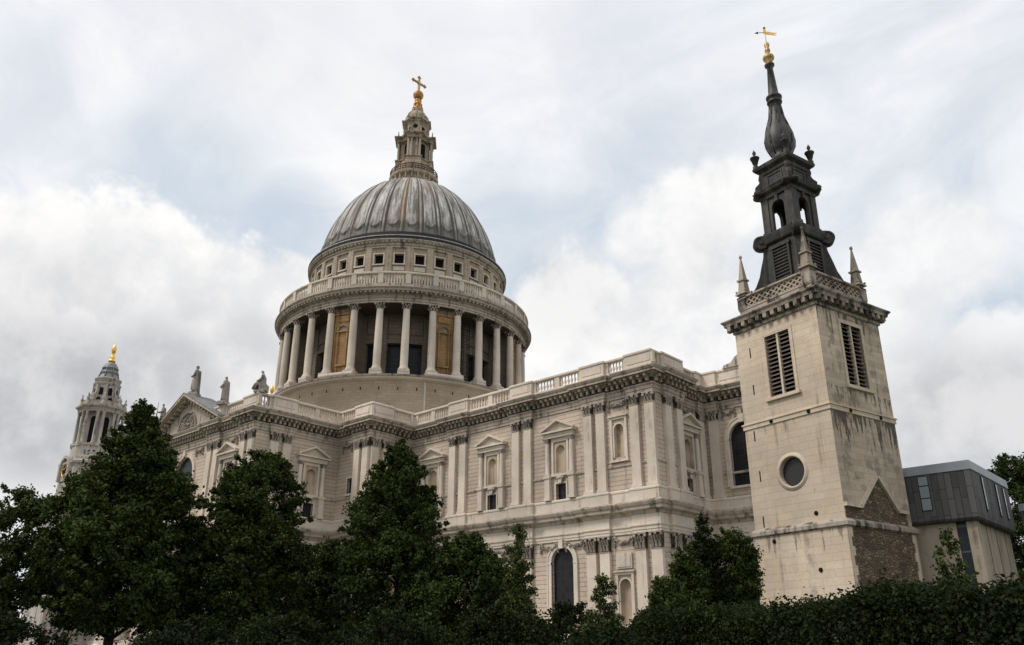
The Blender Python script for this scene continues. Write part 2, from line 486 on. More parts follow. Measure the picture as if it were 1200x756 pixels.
def rubble_mat():
    mt, t, b = new_mat('rubble_stones')
    P = t.node('ShaderNodeTexCoord').outputs['Object']
    wv = t.node('ShaderNodeTexNoise')
    wv.inputs['Scale'].default_value = 3.0
    t.link(P, wv.inputs['Vector'])
    Pw = t.vmath('ADD', P, t.vmath('MULTIPLY', wv.outputs['Color'], (0.10, 0.10, 0.10)))
    q = t.mapping(Pw, (3.2, 3.2, 7.0))
    v1 = t.node('ShaderNodeTexVoronoi')
    v1.inputs['Scale'].default_value = 1.0
    t.link(q, v1.inputs['Vector'])
    v2 = t.node('ShaderNodeTexVoronoi', feature='DISTANCE_TO_EDGE')
    v2.inputs['Scale'].default_value = 1.0
    t.link(q, v2.inputs['Vector'])
    sp = t.node('ShaderNodeSeparateXYZ')
    t.link(v1.outputs['Color'], sp.inputs[0])
    n = t.noise(P, 7.0, 6, 0.7)
    big = t.noise(P, 0.6, 4, 0.6)
    col = t.mix(sp.outputs[0], (0.13, 0.092, 0.06), (0.38, 0.285, 0.185))
    col = t.mix(t.math('MULTIPLY', t.ramp(sp.outputs[1], 0.6, 0.8), 0.7), col, (0.16, 0.085, 0.06))
    col = t.mix(t.math('MULTIPLY', n, 0.5), col, (0.06, 0.048, 0.04))
    col = t.mix(t.ramp(big, 0.52, 0.62, 0.0, 0.75), col, (0.085, 0.060, 0.046))
    edge = t.ramp(v2.outputs['Distance'], 0.02, 0.09)
    col = t.mix(edge, (0.11, 0.095, 0.078), col)
    t.link(col, b.inputs['Base Color'])
    b.inputs['Roughness'].default_value = 0.95
    b.inputs['Specular IOR Level'].default_value = 0.15
    bp = t.node('ShaderNodeBump')
    bp.inputs['Strength'].default_value = 1.0
    bp.inputs['Distance'].default_value = 0.10
    t.link(t.math('ADD', t.math('MULTIPLY', n, 0.4), edge), bp.inputs['Height'])
    t.link(bp.outputs[0], b.inputs['Normal'])
    return mt


M['rubble'] = rubble_mat()


def panel_lead():
    """dark standing-seam sheets of staggered length"""
    mt, t, b = new_mat('school_lead_sheets')
    P = t.node('ShaderNodeTexCoord').outputs['Object']
    sep = t.node('ShaderNodeSeparateXYZ')
    t.link(P, sep.inputs[0])
    u = t.math('ADD', sep.outputs[0], sep.outputs[1])
    cb = t.node('ShaderNodeCombineXYZ')
    t.link(sep.outputs[2], cb.inputs[0])
    t.link(u, cb.inputs[1])
    br = t.node('ShaderNodeTexBrick', offset=0.4)
    t.link(cb.outputs[0], br.inputs['Vector'])
    br.inputs['Scale'].default_value = 1
    br.inputs['Brick Width'].default_value = 1.5
    br.inputs['Row Height'].default_value = 0.36
    br.inputs['Mortar Size'].default_value = 0.016
    br.inputs['Color1'].default_value = (0.062, 0.060, 0.060, 1)
    br.inputs['Color2'].default_value = (0.12, 0.115, 0.115, 1)
    br.inputs['Mortar'].default_value = (0.025, 0.024, 0.024, 1)
    st = t.noise(t.mapping(P, (5, 5, 0.5)), 1.0, 6, 0.65)
    col = t.mix(t.ramp(st, 0.45, 0.7, 0, 0.5), br.outputs['Color'], (0.12, 0.115, 0.112))
    t.link(col, b.inputs['Base Color'])
    b.inputs['Roughness'].default_value = 0.75
    b.inputs['Specular IOR Level'].default_value = 0.15
    bp = t.node('ShaderNodeBump')
    bp.inputs['Strength'].default_value = 0.6
    bp.inputs['Distance'].default_value = 0.03
    bp.invert = True
    t.link(br.outputs['Fac'], bp.inputs['Height'])
    t.link(bp.outputs[0], b.inputs['Normal'])
    return mt


M['panels'] = panel_lead()


def leaf_mat(name, c0, c1, tip):
    mt, t, b = new_mat(name)
    P = t.node('ShaderNodeTexCoord').outputs['Object']
    n = t.noise(P, 0.8, 3, 0.6)
    n2 = t.noise(P, 9.0, 2, 0.5)
    col = t.mix(t.ramp(n, 0.35, 0.65), c0, c1)
    col = t.mix(t.ramp(n2, 0.5, 0.75, 0.0, 0.6), col, tip)
    t.link(col, b.inputs['Base Color'])
    b.inputs['Roughness'].default_value = 0.7
    b.inputs['Specular IOR Level'].default_value = 0.10
    tr = t.node('ShaderNodeBsdfTranslucent')
    t.link(t.mix(0.5, col, (0.06, 0.09, 0.012)), tr.inputs['Color'])
    mxs = t.node('ShaderNodeMixShader')
    mxs.inputs[0].default_value = 0.12
    t.link(b.outputs[0], mxs.inputs[1])
    t.link(tr.outputs[0], mxs.inputs[2])
    out = [x for x in t.n if x.type == 'OUTPUT_MATERIAL'][0]
    t.link(mxs.outputs[0], out.inputs[0])
    return mt


M['leafA'] = leaf_mat('maple_leaf', (0.026, 0.040, 0.010), (0.052, 0.072, 0.016), (0.105, 0.125, 0.034))
M['leafB'] = leaf_mat('lime_leaf', (0.024, 0.038, 0.010), (0.048, 0.068, 0.016), (0.095, 0.115, 0.032))
M['leafC'] = leaf_mat('young_leaf', (0.042, 0.056, 0.017), (0.066, 0.082, 0.025), (0.12, 0.13, 0.05))
M['leafD'] = leaf_mat('yew_leaf', (0.011, 0.017, 0.006), (0.017, 0.025, 0.008), (0.030, 0.040, 0.013))
M['leafH'] = leaf_mat('hedge_leaf', (0.009, 0.015, 0.004), (0.016, 0.024, 0.006), (0.040, 0.050, 0.014))
M['bark'] = simple('bark', (0.045, 0.036, 0.028), 0.95, 0, 0.4, 4.0, 0.1, True, 0.8)


# ------------------------------------------------------------------ mesh builder
class MB:
    def __init__(s):
        s.v = []
        s.f = []
        s.sm = []
        s.mi = []
        s.cur = 0

    def add(s, verts, faces, smooth=False, mat=None):
        o = len(s.v)
        if mat is not None:
            verts = [mat @ Vector(p) for p in verts]
        s.v.extend([tuple(p) for p in verts])
        s.f.extend([tuple(i + o for i in f) for f in faces])
        s.sm.extend([smooth] * len(faces))
        s.mi.extend([s.cur] * len(faces))
        return s

    def box(s, x0, x1, y0, y1, z0, z1, mat=None):
        v = [(x0, y0, z0), (x1, y0, z0), (x1, y1, z0), (x0, y1, z0), (x0, y0, z1), (x1, y0, z1), (x1, y1, z1), (x0, y1, z1)]
        f = [(0, 3, 2, 1), (4, 5, 6, 7), (0, 1, 5, 4), (1, 2, 6, 5), (2, 3, 7, 6), (3, 0, 4, 7)]
        return s.add(v, f, False, mat)

    def frustum(s, w0, d0, w1, d1, z0, z1, mat=None, cx=0, cy=0):
        v = [(cx - w0, cy - d0, z0), (cx + w0, cy - d0, z0), (cx + w0, cy + d0, z0), (cx - w0, cy + d0, z0),
             (cx - w1, cy - d1, z1), (cx + w1, cy - d1, z1), (cx + w1, cy + d1, z1), (cx - w1, cy + d1, z1)]
        f = [(0, 3, 2, 1), (4, 5, 6, 7), (0, 1, 5, 4), (1, 2, 6, 5), (2, 3, 7, 6), (3, 0, 4, 7)]
        return s.add(v, f, False, mat)

    def lathe(s, prof, n=32, a0=0.0, a1=2 * PI, cx=0, cy=0, smooth=True, mat=None, cap=False):
        full = abs(a1 - a0 - 2 * PI) < 1e-6
        m_ = n if full else n + 1
        v, f = [], []
        for (r, z) in prof:
            for i in range(m_):
                a = a0 + (a1 - a0) * i / n
                v.append((cx + r * math.cos(a), cy + r * math.sin(a), z))
        for j in range(len(prof) - 1):
            for i in range(n):
                i2 = (i + 1) % m_
                f.append((j * m_ + i, j * m_ + i2, (j + 1) * m_ + i2, (j + 1) * m_ + i))
        if cap:
            f.append(tuple(range(m_))[::-1])
            f.append(tuple((len(prof) - 1) * m_ + i for i in range(m_)))
        return s.add(v, f, smooth, mat)

    def prism(s, poly, y0, y1, mat=None, smooth=False):
        """outline in the local xz plane, thickness y0..y1"""
        n = len(poly)
        v = [(p[0], y0, p[1]) for p in poly] + [(p[0], y1, p[1]) for p in poly]
        f = [tuple(range(n)), tuple(range(2 * n - 1, n - 1, -1))]
        f += [(i + n, (i + 1) % n + n, (i + 1) % n, i) for i in range(n)]
        return s.add(v, f, smooth, mat)

    def tube(s, p0, p1, r0, r1, n=8, cap=True):
        p0, p1 = Vector(p0), Vector(p1)
        q = (p1 - p0).to_track_quat('Z', 'Y').to_matrix()
        v, f = [], []
        for p, r in ((p0, r0), (p1, r1)):
            for i in range(n):
                a = 2 * PI * i / n
                v.append(p + q @ Vector((r * math.cos(a), r * math.sin(a), 0)))
        f = [(i, (i + 1) % n, n + (i + 1) % n, n + i) for i in range(n)]
        if cap:
            f += [tuple(range(n))[::-1], tuple(range(n, 2 * n))]
        return s.add(v, f, True)

    def sweep(s, path, prof, closed=True, smooth=False):
        pts = offset_normals(path, closed)
        n = len(path)
        v, f = [], []
        for (off, z) in prof:
            for (p, mm) in pts:
                v.append((p[0] + mm[0] * off, p[1] + mm[1] * off, z))
        k = n if closed else n - 1
        for j in range(len(prof) - 1):
            for i in range(k):
                i2 = (i + 1) % n
                f.append((j * n + i, j * n + i2, (j + 1) * n + i2, (j + 1) * n + i))
        return s.add(v, f, smooth)

    def build(s, name, mat, parent=None, loc=None, rz=0.0):
        me = bpy.data.meshes.new(name)
        me.from_pydata(s.v, [], s.f)
        if any(s.sm):
            me.polygons.foreach_set('use_smooth', s.sm)
        me.materials.append(M[mat] if isinstance(mat, str) else mat)
        if any(s.mi):
            me.materials.append(M['soot_and_shade'])
            me.polygons.foreach_set('material_index', s.mi)
        me.update()
        o = bpy.data.objects.new(name, me)
        COL.objects.link(o)
        if parent is not None:
            o.parent = parent
        if loc is not None:
            o.location = loc
        o.rotation_euler.z = rz
        return o


def offset_normals(path, closed=True):
    n = len(path)
    out = []
    for i in range(n):
        p = path[i]
        if closed or 0 < i < n - 1:
            a, b = path[(i - 1) % n], path[(i + 1) % n]
            d1 = (p[0] - a[0], p[1] - a[1])
            d2 = (b[0] - p[0], b[1] - p[1])
        elif i == 0:
            d1 = d2 = (path[1][0] - p[0], path[1][1] - p[1])
        else:
            d1 = d2 = (p[0] - path[-2][0], p[1] - path[-2][1])
        l1, l2 = math.hypot(*d1), math.hypot(*d2)
        n1 = (d1[1] / l1, -d1[0] / l1)
        n2 = (d2[1] / l2, -d2[0] / l2)
        k = 1 + n1[0] * n2[0] + n1[1] * n2[1]
        k = max(k, 0.2)
        out.append((p, ((n1[0] + n2[0]) / k, (n1[1] + n2[1]) / k)))
    return out


def offset_path(path, off):
    return [(p[0] + mm[0] * off, p[1] + mm[1] * off) for p, mm in offset_normals(path)]


def tag(o, label=None, cat=None, group=None, kind=None):
    if label:
        o['label'] = label
    if cat:
        o['category'] = cat
    if group:
        o['group'] = group
    if kind:
        o['kind'] = kind
    return o


def empty(name, loc=(0, 0, 0), rz=0.0):
    o = bpy.data.objects.new(name, None)
    COL.objects.link(o)
    o.location = loc
    o.rotation_euler.z = rz
    o.empty_display_size = 0.5
    return o


def copy_tree(o, parent=None, loc=None, rz=None):
    c = o.copy()
    COL.objects.link(c)
    if parent is not None:
        c.parent = parent
    if loc is not None:
        c.location = loc
    if rz is not None:
        c.rotation_euler.z = rz
    for ch in list(KIDS.get(o.name, [])):
        copy_tree(ch, c)
    return c


KIDS = {}


def kids(o, *chs):
    KIDS.setdefault(o.name, []).extend(chs)
    return o


# ------------------------------------------------------------------ ground
def build_ground():
    mt, t, b = new_mat('grass_and_earth')
    P = t.node('ShaderNodeNewGeometry').outputs['Position']
    n = t.noise(P, 0.6, 8, 0.7)
    n2 = t.noise(P, 12, 4, 0.7)
    col = t.mix(t.ramp(n, 0.35, 0.65), (0.035, 0.06, 0.018), (0.07, 0.085, 0.03))
    col = t.mix(t.ramp(n2, 0.4, 0.7, 0, 0.6), col, (0.03, 0.04, 0.014))
    t.link(col, b.inputs['Base Color'])
    b.inputs['Roughness'].default_value = 0.95
    M['ground'] = mt
    mb = MB()
    mb.add([(-3000, -3000, 0), (3000, -3000, 0), (3000, 3000, 0), (-3000, 3000, 0)], [(0, 1, 2, 3)])
    tag(mb.build('ground', 'ground'), kind='structure')
    M['paving'] = stone('york_paving', (0.26, 0.24, 0.215), (0.9, 0.6, 0.012), stain=0.4, joint=0.5)
    # churchyard paving round the building (slabs on the flat: use x / y directly)
    mt, t, b = new_mat('paving_slabs')
    P = t.node('ShaderNodeNewGeometry').outputs['Position']
    br = t.node('ShaderNodeTexBrick')
    t.link(P, br.inputs['Vector'])
    br.inputs['Scale'].default_value = 1
    br.inputs['Brick Width'].default_value = 0.9
    br.inputs['Row Height'].default_value = 0.6
    br.inputs['Mortar Size'].default_value = 0.012
    br.inputs['Color1'].default_value = (0.22, 0.20, 0.18, 1)
    br.inputs['Color2'].default_value = (0.30, 0.28, 0.25, 1)
    br.inputs['Mortar'].default_value = (0.08, 0.07, 0.06, 1)
    t.link(br.outputs['Color'], b.inputs['Base Color'])
    b.inputs['Roughness'].default_value = 0.85
    M['slabs'] = mt
    mb = MB()
    pav = [(-100, -40, .012), (-24, -40, .012), (-24, -50, .012), (26, -50, .012), (26, -30, .012), (72, -30, .012), (84, -24, .012), (84, 40, .012), (-100, 40, .012)]
    mb.add(pav, [tuple(range(len(pav)))])
    tag(mb.build('pavement', 'slabs'), kind='structure')
    mb = MB()
    mb.add([(20, -140, .008), (135, -96, .008), (135, -84.5, .008), (20, -128, .008)], [(0, 1, 2, 3)])
    mr, t, b = new_mat('asphalt')
    P = t.node('ShaderNodeNewGeometry').outputs['Position']
    n = t.noise(P, 30, 4, 0.7)
    t.link(t.mix(n, (0.035, 0.035, 0.037), (0.07, 0.07, 0.072)), b.inputs['Base Color'])
    b.inputs['Roughness'].default_value = 0.9
    M['asphalt'] = mr
    tag(mb.build('road', 'asphalt'), kind='structure')
    mb = MB()
    dx, dy = 115, 44
    for (x0, y0) in ((20, -128),):
        n_ = (-dy / math.hypot(dx, dy) * 0.25, dx / math.hypot(dx, dy) * 0.25)
        a, b_ = (x0, y0), (x0 + dx, y0 + dy * 0.989)
        v = [(a[0], a[1], 0), (b_[0], b_[1], 0), (b_[0] + n_[0], b_[1] + n_[1], 0), (a[0] + n_[0], a[1] + n_[1], 0)]
        v += [(p[0], p[1], 0.13) for p in v]
        mb.add(v, [(4, 5, 6, 7), (0, 1, 5, 4), (2, 3, 7, 6), (1, 2, 6, 5), (3, 0, 4, 7)])
    tag(mb.build('kerb', 'slabs'), kind='structure')


build_ground()

# ------------------------------------------------------------------ CATHEDRAL
cath = empty('cathedral')
tag(cath, 'great domed cathedral of pale stone with colonnaded drum and lead dome', 'cathedral')

# plan of the pilaster plane, counter-clockwise; each node starts a segment
def arc(cx, cy, r, a0, a1, n):
    return [(cx + r * math.cos(a0 + (a1 - a0) * i / n), cy + r * math.sin(a0 + (a1 - a0) * i / n)) for i in range(n + 1)]


YS, YB, YT = -18.0, -25.15, -37.35
XT, XB, XE, XE2 = 17.93, 24.79, 62.77, 62.0
SEG = []   # (p0, p1, pilaster distances (world coordinate along the varying axis), openings)


def seg(p0, p1, pils=(), ops=()):
    SEG.append((p0, p1, list(pils), list(ops)))


AI = (28.67, 39.14, 49.72)     # aedicule bays of the choir
XW = -70.0
seg((XW, YS), (-XB, YS))
seg((-XB, YS), (-XB, YB))
seg((-XB, YB), (-XT, YB))
seg((-XT, YB), (-XT, YT), [-27.0, -32.7, -34.6])
seg((-XT, YT), (XT, YT), [-16.9, -15.1, -8.6, -6.9, 6.9, 8.6, 15.1, 16.9],
    [('up', 0.0, 2.6, 18.8, 26.2, True), ('lo', 12.0, 1.1, 5.0, 11.0, True), ('sm', 12.0, 0.7, 17.35, 19.0, False), ('nic', 12.0, 0.66, 20.3, 23.4, True), ('nic', -12.0, 0.66, 20.3, 23.4, True)])
seg((XT, YT), (XT, YB), [-34.5, -32.7], [('sm', -28.7, 0.75, 17.3, 19.1, False), ('nic', -28.7, 0.66, 20.3, 23.4, True), ('lo', -29.2, 1.5, 5.0, 12.19, True)])
seg((XT, YB), (XB, YB), [22.1, 23.8], [('up', 20.65, 0.5, 20.4, 22.4, False)])
seg((XB, YB), (XB, YS), [-24.2, -22.4])
seg((XB, YS), (XE, YS), [32.35, 34.2, 43.14, 45.0, 53.82, 55.53, 59.95, 61.85],
    [o for x in AI for o in (('sm', x, 0.72, 17.15, 19.05, False), ('nic', x, 0.66, 20.3, 23.4, True), ('lo', x, 1.52, 4.6, 12.19, True))]
    + [('nic', 57.75, 0.66, 20.8, 24.44, True), ('nic', 57.75, 0.70, 4.3, 8.54, True)])
seg((XE, YS), (XE, -12.1), [-15.6, -13.4])
seg((XE, -12.1), (XE2, -12.1))
seg((XE2, -12.1), (XE2, -6.9), [-7.5], [('sm', -10.5, 0.6, 17.15, 19.05, False), ('nic', -10.5, 0.66, 20.3, 23.4, True)])
APX, APR = 69.0, 6.9
seg((XE2, -6.9), (APX, -6.9), [63.0], [('up', 66.45, 1.75, 18.4, 25.4, True), ('lo', 66.45, 1.5, 4.6, 12.0, True)])
ap = arc(APX, 0, APR, -PI / 2, PI / 2, 14)
for i in range(14):
    seg(ap[i], ap[i + 1])
seg((APX, 6.9), (XE2, 6.9))
seg((XE2, 6.9), (XE2, 12.1))
seg((XE2, 12.1), (XE, 12.1))
seg((XE, 12.1), (XE, -YS), [13.4, 15.6])
seg((XE, -YS), (XB, -YS))
seg((XB, -YS), (XB, -YB))
seg((XB, -YB), (XT, -YB))
seg((XT, -YB), (XT, -YT))
seg((XT, -YT), (-XT, -YT))
seg((-XT, -YT), (-XT, -YB))
seg((-XT, -YB), (-XB, -YB))
seg((-XB, -YB), (-XB, -YS))
seg((-XB, -YS), (XW, -YS))
seg((XW, -YS), (XW, YS))
P0 = [s_[0] for s_ in SEG]
WALLOFF = -0.40
WP = offset_path(P0, WALLOFF)
APSE_IDX = set(range(13, 27))


def wall_panel(mb, p0, p1, z0, z1, ops, depth=0.6):
    """vertical wall p0->p1 (outside on the right), ops: (u, halfw, zb, zt, arched)"""
    L = math.hypot(p1[0] - p0[0], p1[1] - p0[1])
    d = ((p1[0] - p0[0]) / L, (p1[1] - p0[1]) / L)
    nrm = (d[1], -d[0])

    def W(u, z, inn=0.0):
        return (p0[0] + d[0] * u - nrm[0] * inn, p0[1] + d[1] * u - nrm[1] * inn, z)
    us = sorted({0.0, L} | {o[0] - o[1] for o in ops} | {o[0] + o[1] for o in ops})
    zs = sorted({z0, z1} | {min(max(o[2], z0), z1) for o in ops} | {min(max(o[3], z0), z1) for o in ops})
    for i in range(len(us) - 1):
        for j in range(len(zs) - 1):
            um, zm = (us[i] + us[i + 1]) / 2, (zs[j] + zs[j + 1]) / 2
            if any(abs(um - o[0]) < o[1] and o[2] < zm < o[3] for o in ops):
                continue
            mb.add([W(us[i], zs[j]), W(us[i + 1], zs[j]), W(us[i + 1], zs[j + 1]), W(us[i], zs[j + 1])], [(0, 1, 2, 3)])
    for (u, h, zb, zt, arched) in ops:
        if arched:
            zs_ = zt - h
            N = 12
            pts = [(u + h * math.cos(PI * k / N), zs_ + h * math.sin(PI * k / N)) for k in range(N + 1)]
            for k in range(N):
                a, b_ = pts[k], pts[k + 1]
                c = (u + h, zt) if k < N / 2 else (u - h, zt)
                mb.add([W(*a), W(*c), W(*b_)], [(0, 1, 2)])
                mb.add([W(*a), W(*b_), W(b_[0], b_[1], depth), W(a[0], a[1], depth)], [(0, 1, 2, 3)])
            mb.add([W(u, zt), W(u + h, zt), W(u, zt)], [])
            out = [(u - h, zs_), (u - h, zb), (u + h, zb), (u + h, zs_)]
            pairs = [(0, 1), (1, 2), (2, 3)]
        else:
            out = [(u - h, zt), (u - h, zb), (u + h, zb), (u + h, zt)]
            pairs = [(0, 1), (1, 2), (2, 3), (3, 0)]
        for a, b_ in pairs:
            a, b_ = out[a], out[b_]
            mb.add([W(*a), W(*b_), W(b_[0], b_[1], depth), W(a[0], a[1], depth)], [(0, 1, 2, 3)])


def seg_frame(p0, p1):
    L = math.hypot(p1[0] - p0[0], p1[1] - p0[1])
    d = ((p1[0] - p0[0]) / L, (p1[1] - p0[1]) / L)
    return L, d, (d[1], -d[0]), math.atan2(d[1], d[0])


def along(p0, p1, c):
    """distance along the segment of world coordinate c (x if the wall runs E-W, else y)"""
    L, d, n, a = seg_frame(p0, p1)
    return (c - p0[0]) / d[0] if abs(d[0]) > 0.5 else (c - p0[1]) / d[1]


def arch_pts(h, zs_, n=14, r=None):
    r = r or h
    return [(r * math.cos(PI * k / n), zs_ + r * math.sin(PI * k / n)) for k in range(n + 1)]


def arch_ring(mb, h, zs_, w, y0, y1, zb=None, mat=None, n=14):
    """archivolt: ring of width w round an arch of half-width h springing at zs_, with jambs down to zb"""
    a, b_ = arch_pts(h, zs_, n), arch_pts(h + w, zs_, n)
    if zb is not None:
        a = [(h, zb)] + a + [(-h, zb)]
        b_ = [(h + w, zb)] + b_ + [(-h - w, zb)]
    k = len(a)
    v = [(p[0], y0, p[1]) for p in a] + [(p[0], y0, p[1]) for p in b_] + [(p[0], y1, p[1]) for p in a] + [(p[0], y1, p[1]) for p in b_]
    f = []
    for i in range(k - 1):
        f.append((i, i + 1, k + i + 1, k + i))
        f.append((2 * k + i + 1, 2 * k + i, 3 * k + i, 3 * k + i + 1))
        f.append((k + i, k + i + 1, 3 * k + i + 1, 3 * k + i))
        f.append((i + 1, i, 2 * k + i, 2 * k + i + 1))
    f.append((0, k, 3 * k, 2 * k))
    f.append((k - 1, 3 * k - 1, 4 * k - 1, 2 * k - 1))
    mb.add(v, f, False, mat)


# walls
mbw = MB()
Z_LO, Z_MID, Z_TOP = 0.0, 15.0, 29.2
for i, (p0, p1, pils, ops) in enumerate(SEG):
    q0, q1 = WP[i], WP[(i + 1) % len(WP)]
    oo = []
    for (kd, c, h, zb, zt, ar) in ops:
        oo.append((along(q0, q1, c), h, zb, zt, ar))
    wall_panel(mbw, q0, q1, Z_LO, Z_MID, [o for o in oo if o[3] < Z_MID])
    wall_panel(mbw, q0, q1, Z_MID, Z_TOP, [o for o in oo if o[3] >= Z_MID])
mbw.build('wall', 'wall', cath)

# windows (frame = part, pane = sub-part)
for i, (p0, p1, pils, ops) in enumerate(SEG):
    q0, q1 = WP[i], WP[(i + 1) % len(WP)]
    L, d, n_, ang = seg_frame(q0, q1)
    for (kd, c, h, zb, zt, ar) in ops:
        if kd == 'nic':
            continue
        u = along(q0, q1, c)
        x, y = q0[0] + d[0] * u, q0[1] + d[1] * u
        f = MB()
        # local frame: x along wall, -y outward; z absolute
        if ar:
            arch_ring(f, h, zt - h, 0.42, -0.16, 0.1, zb)
            arch_ring(f, h + 0.42, zt - h, 0.14, -0.24, 0.0, zb)
            f.box(-0.28, 0.28, -0.42, -0.05, zt - 0.15, zt + 0.75)
            f.box(-h - 0.55, -h, -0.2, 0.05, zt - h - 0.22, zt - h)
            f.box(h, h + 0.55, -0.2, 0.05, zt - h - 0.22, zt - h)
        else:
            f.box(-h - 0.2, -h, -0.12, 0.1, zb, zt)
            f.box(h, h + 0.2, -0.12, 0.1, zb, zt)
            f.box(-h - 0.2, h + 0.2, -0.13, 0.1, zt, zt + 0.2)
            if kd == 'sm':
                f.frustum(0.22, 0.14, 0.34, 0.22, zt, zt + 0.85, cy=-0.2)
                f.box(-0.5, 0.5, -0.3, 0.0, zt + 0.62, zt + 0.8)
        f.box(-h - 0.3, h + 0.3, -0.25, 0.1, zb - 0.25, zb)
        wo = f.build('window', 'smooth', cath, (x, y, 0), ang)
        g = MB()
        if ar:
            poly = [(-h, zb), (h, zb)] + arch_pts(h, zt - h)
        else:
            poly = [(-h, zb), (h, zb), (h, zt), (-h, zt)]
        g.prism(poly, 0.35, 0.42)
        g.build('pane', 'glass', wo)

# runs of ressaut along each segment
def runs(i, k_in=-0.28, k_out=0.06):
    p0, p1, pils, ops = SEG[i]
    L, d, n_, a = seg_frame(p0, p1)
    if not pils:
        return [(0, L, k_in)]
    us = sorted(along(p0, p1, c) for c in pils)
    groups = [[us[0]]]
    for u in us[1:]:
        (groups[-1].append(u) if u - groups[-1][-1] < 2.6 else groups.append([u]))
    iv = []
    for g in groups:
        a_, b_ = g[0] - 0.78, g[-1] + 0.78
        if a_ < 1.0:
            a_ = 0.0
        if b_ > L - 1.0:
            b_ = L
        iv.append((a_, b_))
    out, cur = [], 0.0
    for a_, b_ in iv:
        if a_ > cur:
            out.append((cur, a_, k_in))
        out.append((a_, b_, k_out))
        cur = b_
    if cur < L - 1e-6:
        out.append((cur, L, k_in))
    return out


def ressaut_path():
    n = len(SEG)
    RS = [runs(i) for i in range(n)]
    path, meta = [], []
    for i in range(n):
        p0, p1 = SEG[i][0], SEG[i][1]
        L, d, nn, a = seg_frame(p0, p1)
        pp0, pp1 = SEG[i - 1][0], SEG[i - 1][1]
        L2, d2, nn2, a2 = seg_frame(pp0, pp1)
        o1, o2 = RS[i - 1][-1][2], RS[i][0][2]
        det = nn2[0] * nn[1] - nn2[1] * nn[0]
        if abs(det) > 0.02:
            x = (o1 * nn[1] - o2 * nn2[1]) / det
            y = (nn2[0] * o2 - nn[0] * o1) / det
            path.append((p0[0] + x, p0[1] + y))
        else:
            path.append((p0[0] + nn[0] * o2, p0[1] + nn[1] * o2))
        for k, (a_, b_, o) in enumerate(RS[i]):
            if k > 0:
                for oo in (RS[i][k - 1][2], o):
                    path.append((p0[0] + d[0] * a_ + nn[0] * oo, p0[1] + d[1] * a_ + nn[1] * oo))
    return path, RS


RP, RUNS = ressaut_path()

PROF_UP = [(0.0, 27.10), (0.0, 27.42), (0.07, 27.44), (0.07, 27.80), (0.16, 27.86), (0.20, 28.02), (0.04, 28.06), (0.04, 28.58),
           (0.14, 28.66), (0.16, 28.86), (0.95, 28.92), (1.02, 28.94), (1.02, 29.18), (1.10, 29.22), (1.24, 29.46), (1.24, 29.54), (0.1, 29.72)]
PROF_PAR0 = [(0.10, 29.64), (0.10, 30.16), (0.02, 30.22), (-0.55, 30.22)]
PROF_LO0 = [(0.0, 12.80), (0.0, 13.05), (0.06, 13.07), (0.06, 13.34), (0.16, 13.42), (0.18, 13.52), (0.03, 13.56), (0.03, 14.52)]
PROF_LO = [(0.03, 14.52), (0.14, 14.60), (0.20, 14.82), (0.62, 14.98), (0.66, 15.30), (0.78, 15.36), (0.90, 15.62), (0.90, 15.74), (0.20, 16.02), (0.14, 16.04)]
PROF_LO2 = [(0.14, 16.04), (0.14, 16.95), (0.20, 17.0), (0.20, 17.16), (0.06, 17.28), (-0.4, 17.30)]
mb = MB()
mb.sweep(RP, PROF_UP)
# brackets under the upper cornice
n = len(RP)
for i in range(n):
    a, b_ = RP[i], RP[(i + 1) % n]
    L, d, nn, ang = seg_frame(a, b_)
    if L < 0.6 or a[1] > 12:
        continue
    k = max(1, round(L / 0.74))
    for j in range(k):
        u = (j + 0.5) * L / k
        mt = Matrix.Translation((a[0] + d[0] * u, a[1] + d[1] * u, 0)) @ Matrix.Rotation(ang, 4, 'Z')
        mb.box(-0.14, 0.14, -0.80, 0.0, 28.60, 28.91, mt)
        mb.box(-0.12, 0.12, -0.42, 0.0, 28.16, 28.61, mt)
co_ = mb.build('cornice', 'trim', cath)
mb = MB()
mb.sweep(RP, [(0.05, 28.10), (0.05, 28.57)])  # dark band paints the shade between the brackets
mb.sweep(RP, [(0.18, 28.905), (0.93, 28.908)])  # dark sheet paints the shade on the cornice soffit
mb.build('painted_shade', 'soot_and_shade', co_)
mb = MB()
mb.sweep(RP, PROF_LO)
mb.build('string_course', 'trim', cath)
mb = MB()
mb.sweep(RP, PROF_LO0)
mb.build('frieze', 'smooth', cath)
mb = MB()
mb.sweep(RP, PROF_LO2)
mb.build('pedestal_band', 'smooth', cath)
mb = MB()
mb.sweep(RP, [(0.5, 0.0), (0.5, 2.4), (0.3, 2.6), (0.3, 3.3), (0.1, 3.5), (-0.4, 3.52)])
mb.build('plinth', 'smooth', cath)
# sill band between the pilasters
for (zb, zt) in ((19.72, 20.02),):
    mb = MB()
    mb.sweep(WP, [(0.0, zb), (0.13, zb + 0.05), (0.13, zt - 0.05), (0.0, zt)])
    mb.build('sill_band', 'trim', cath)

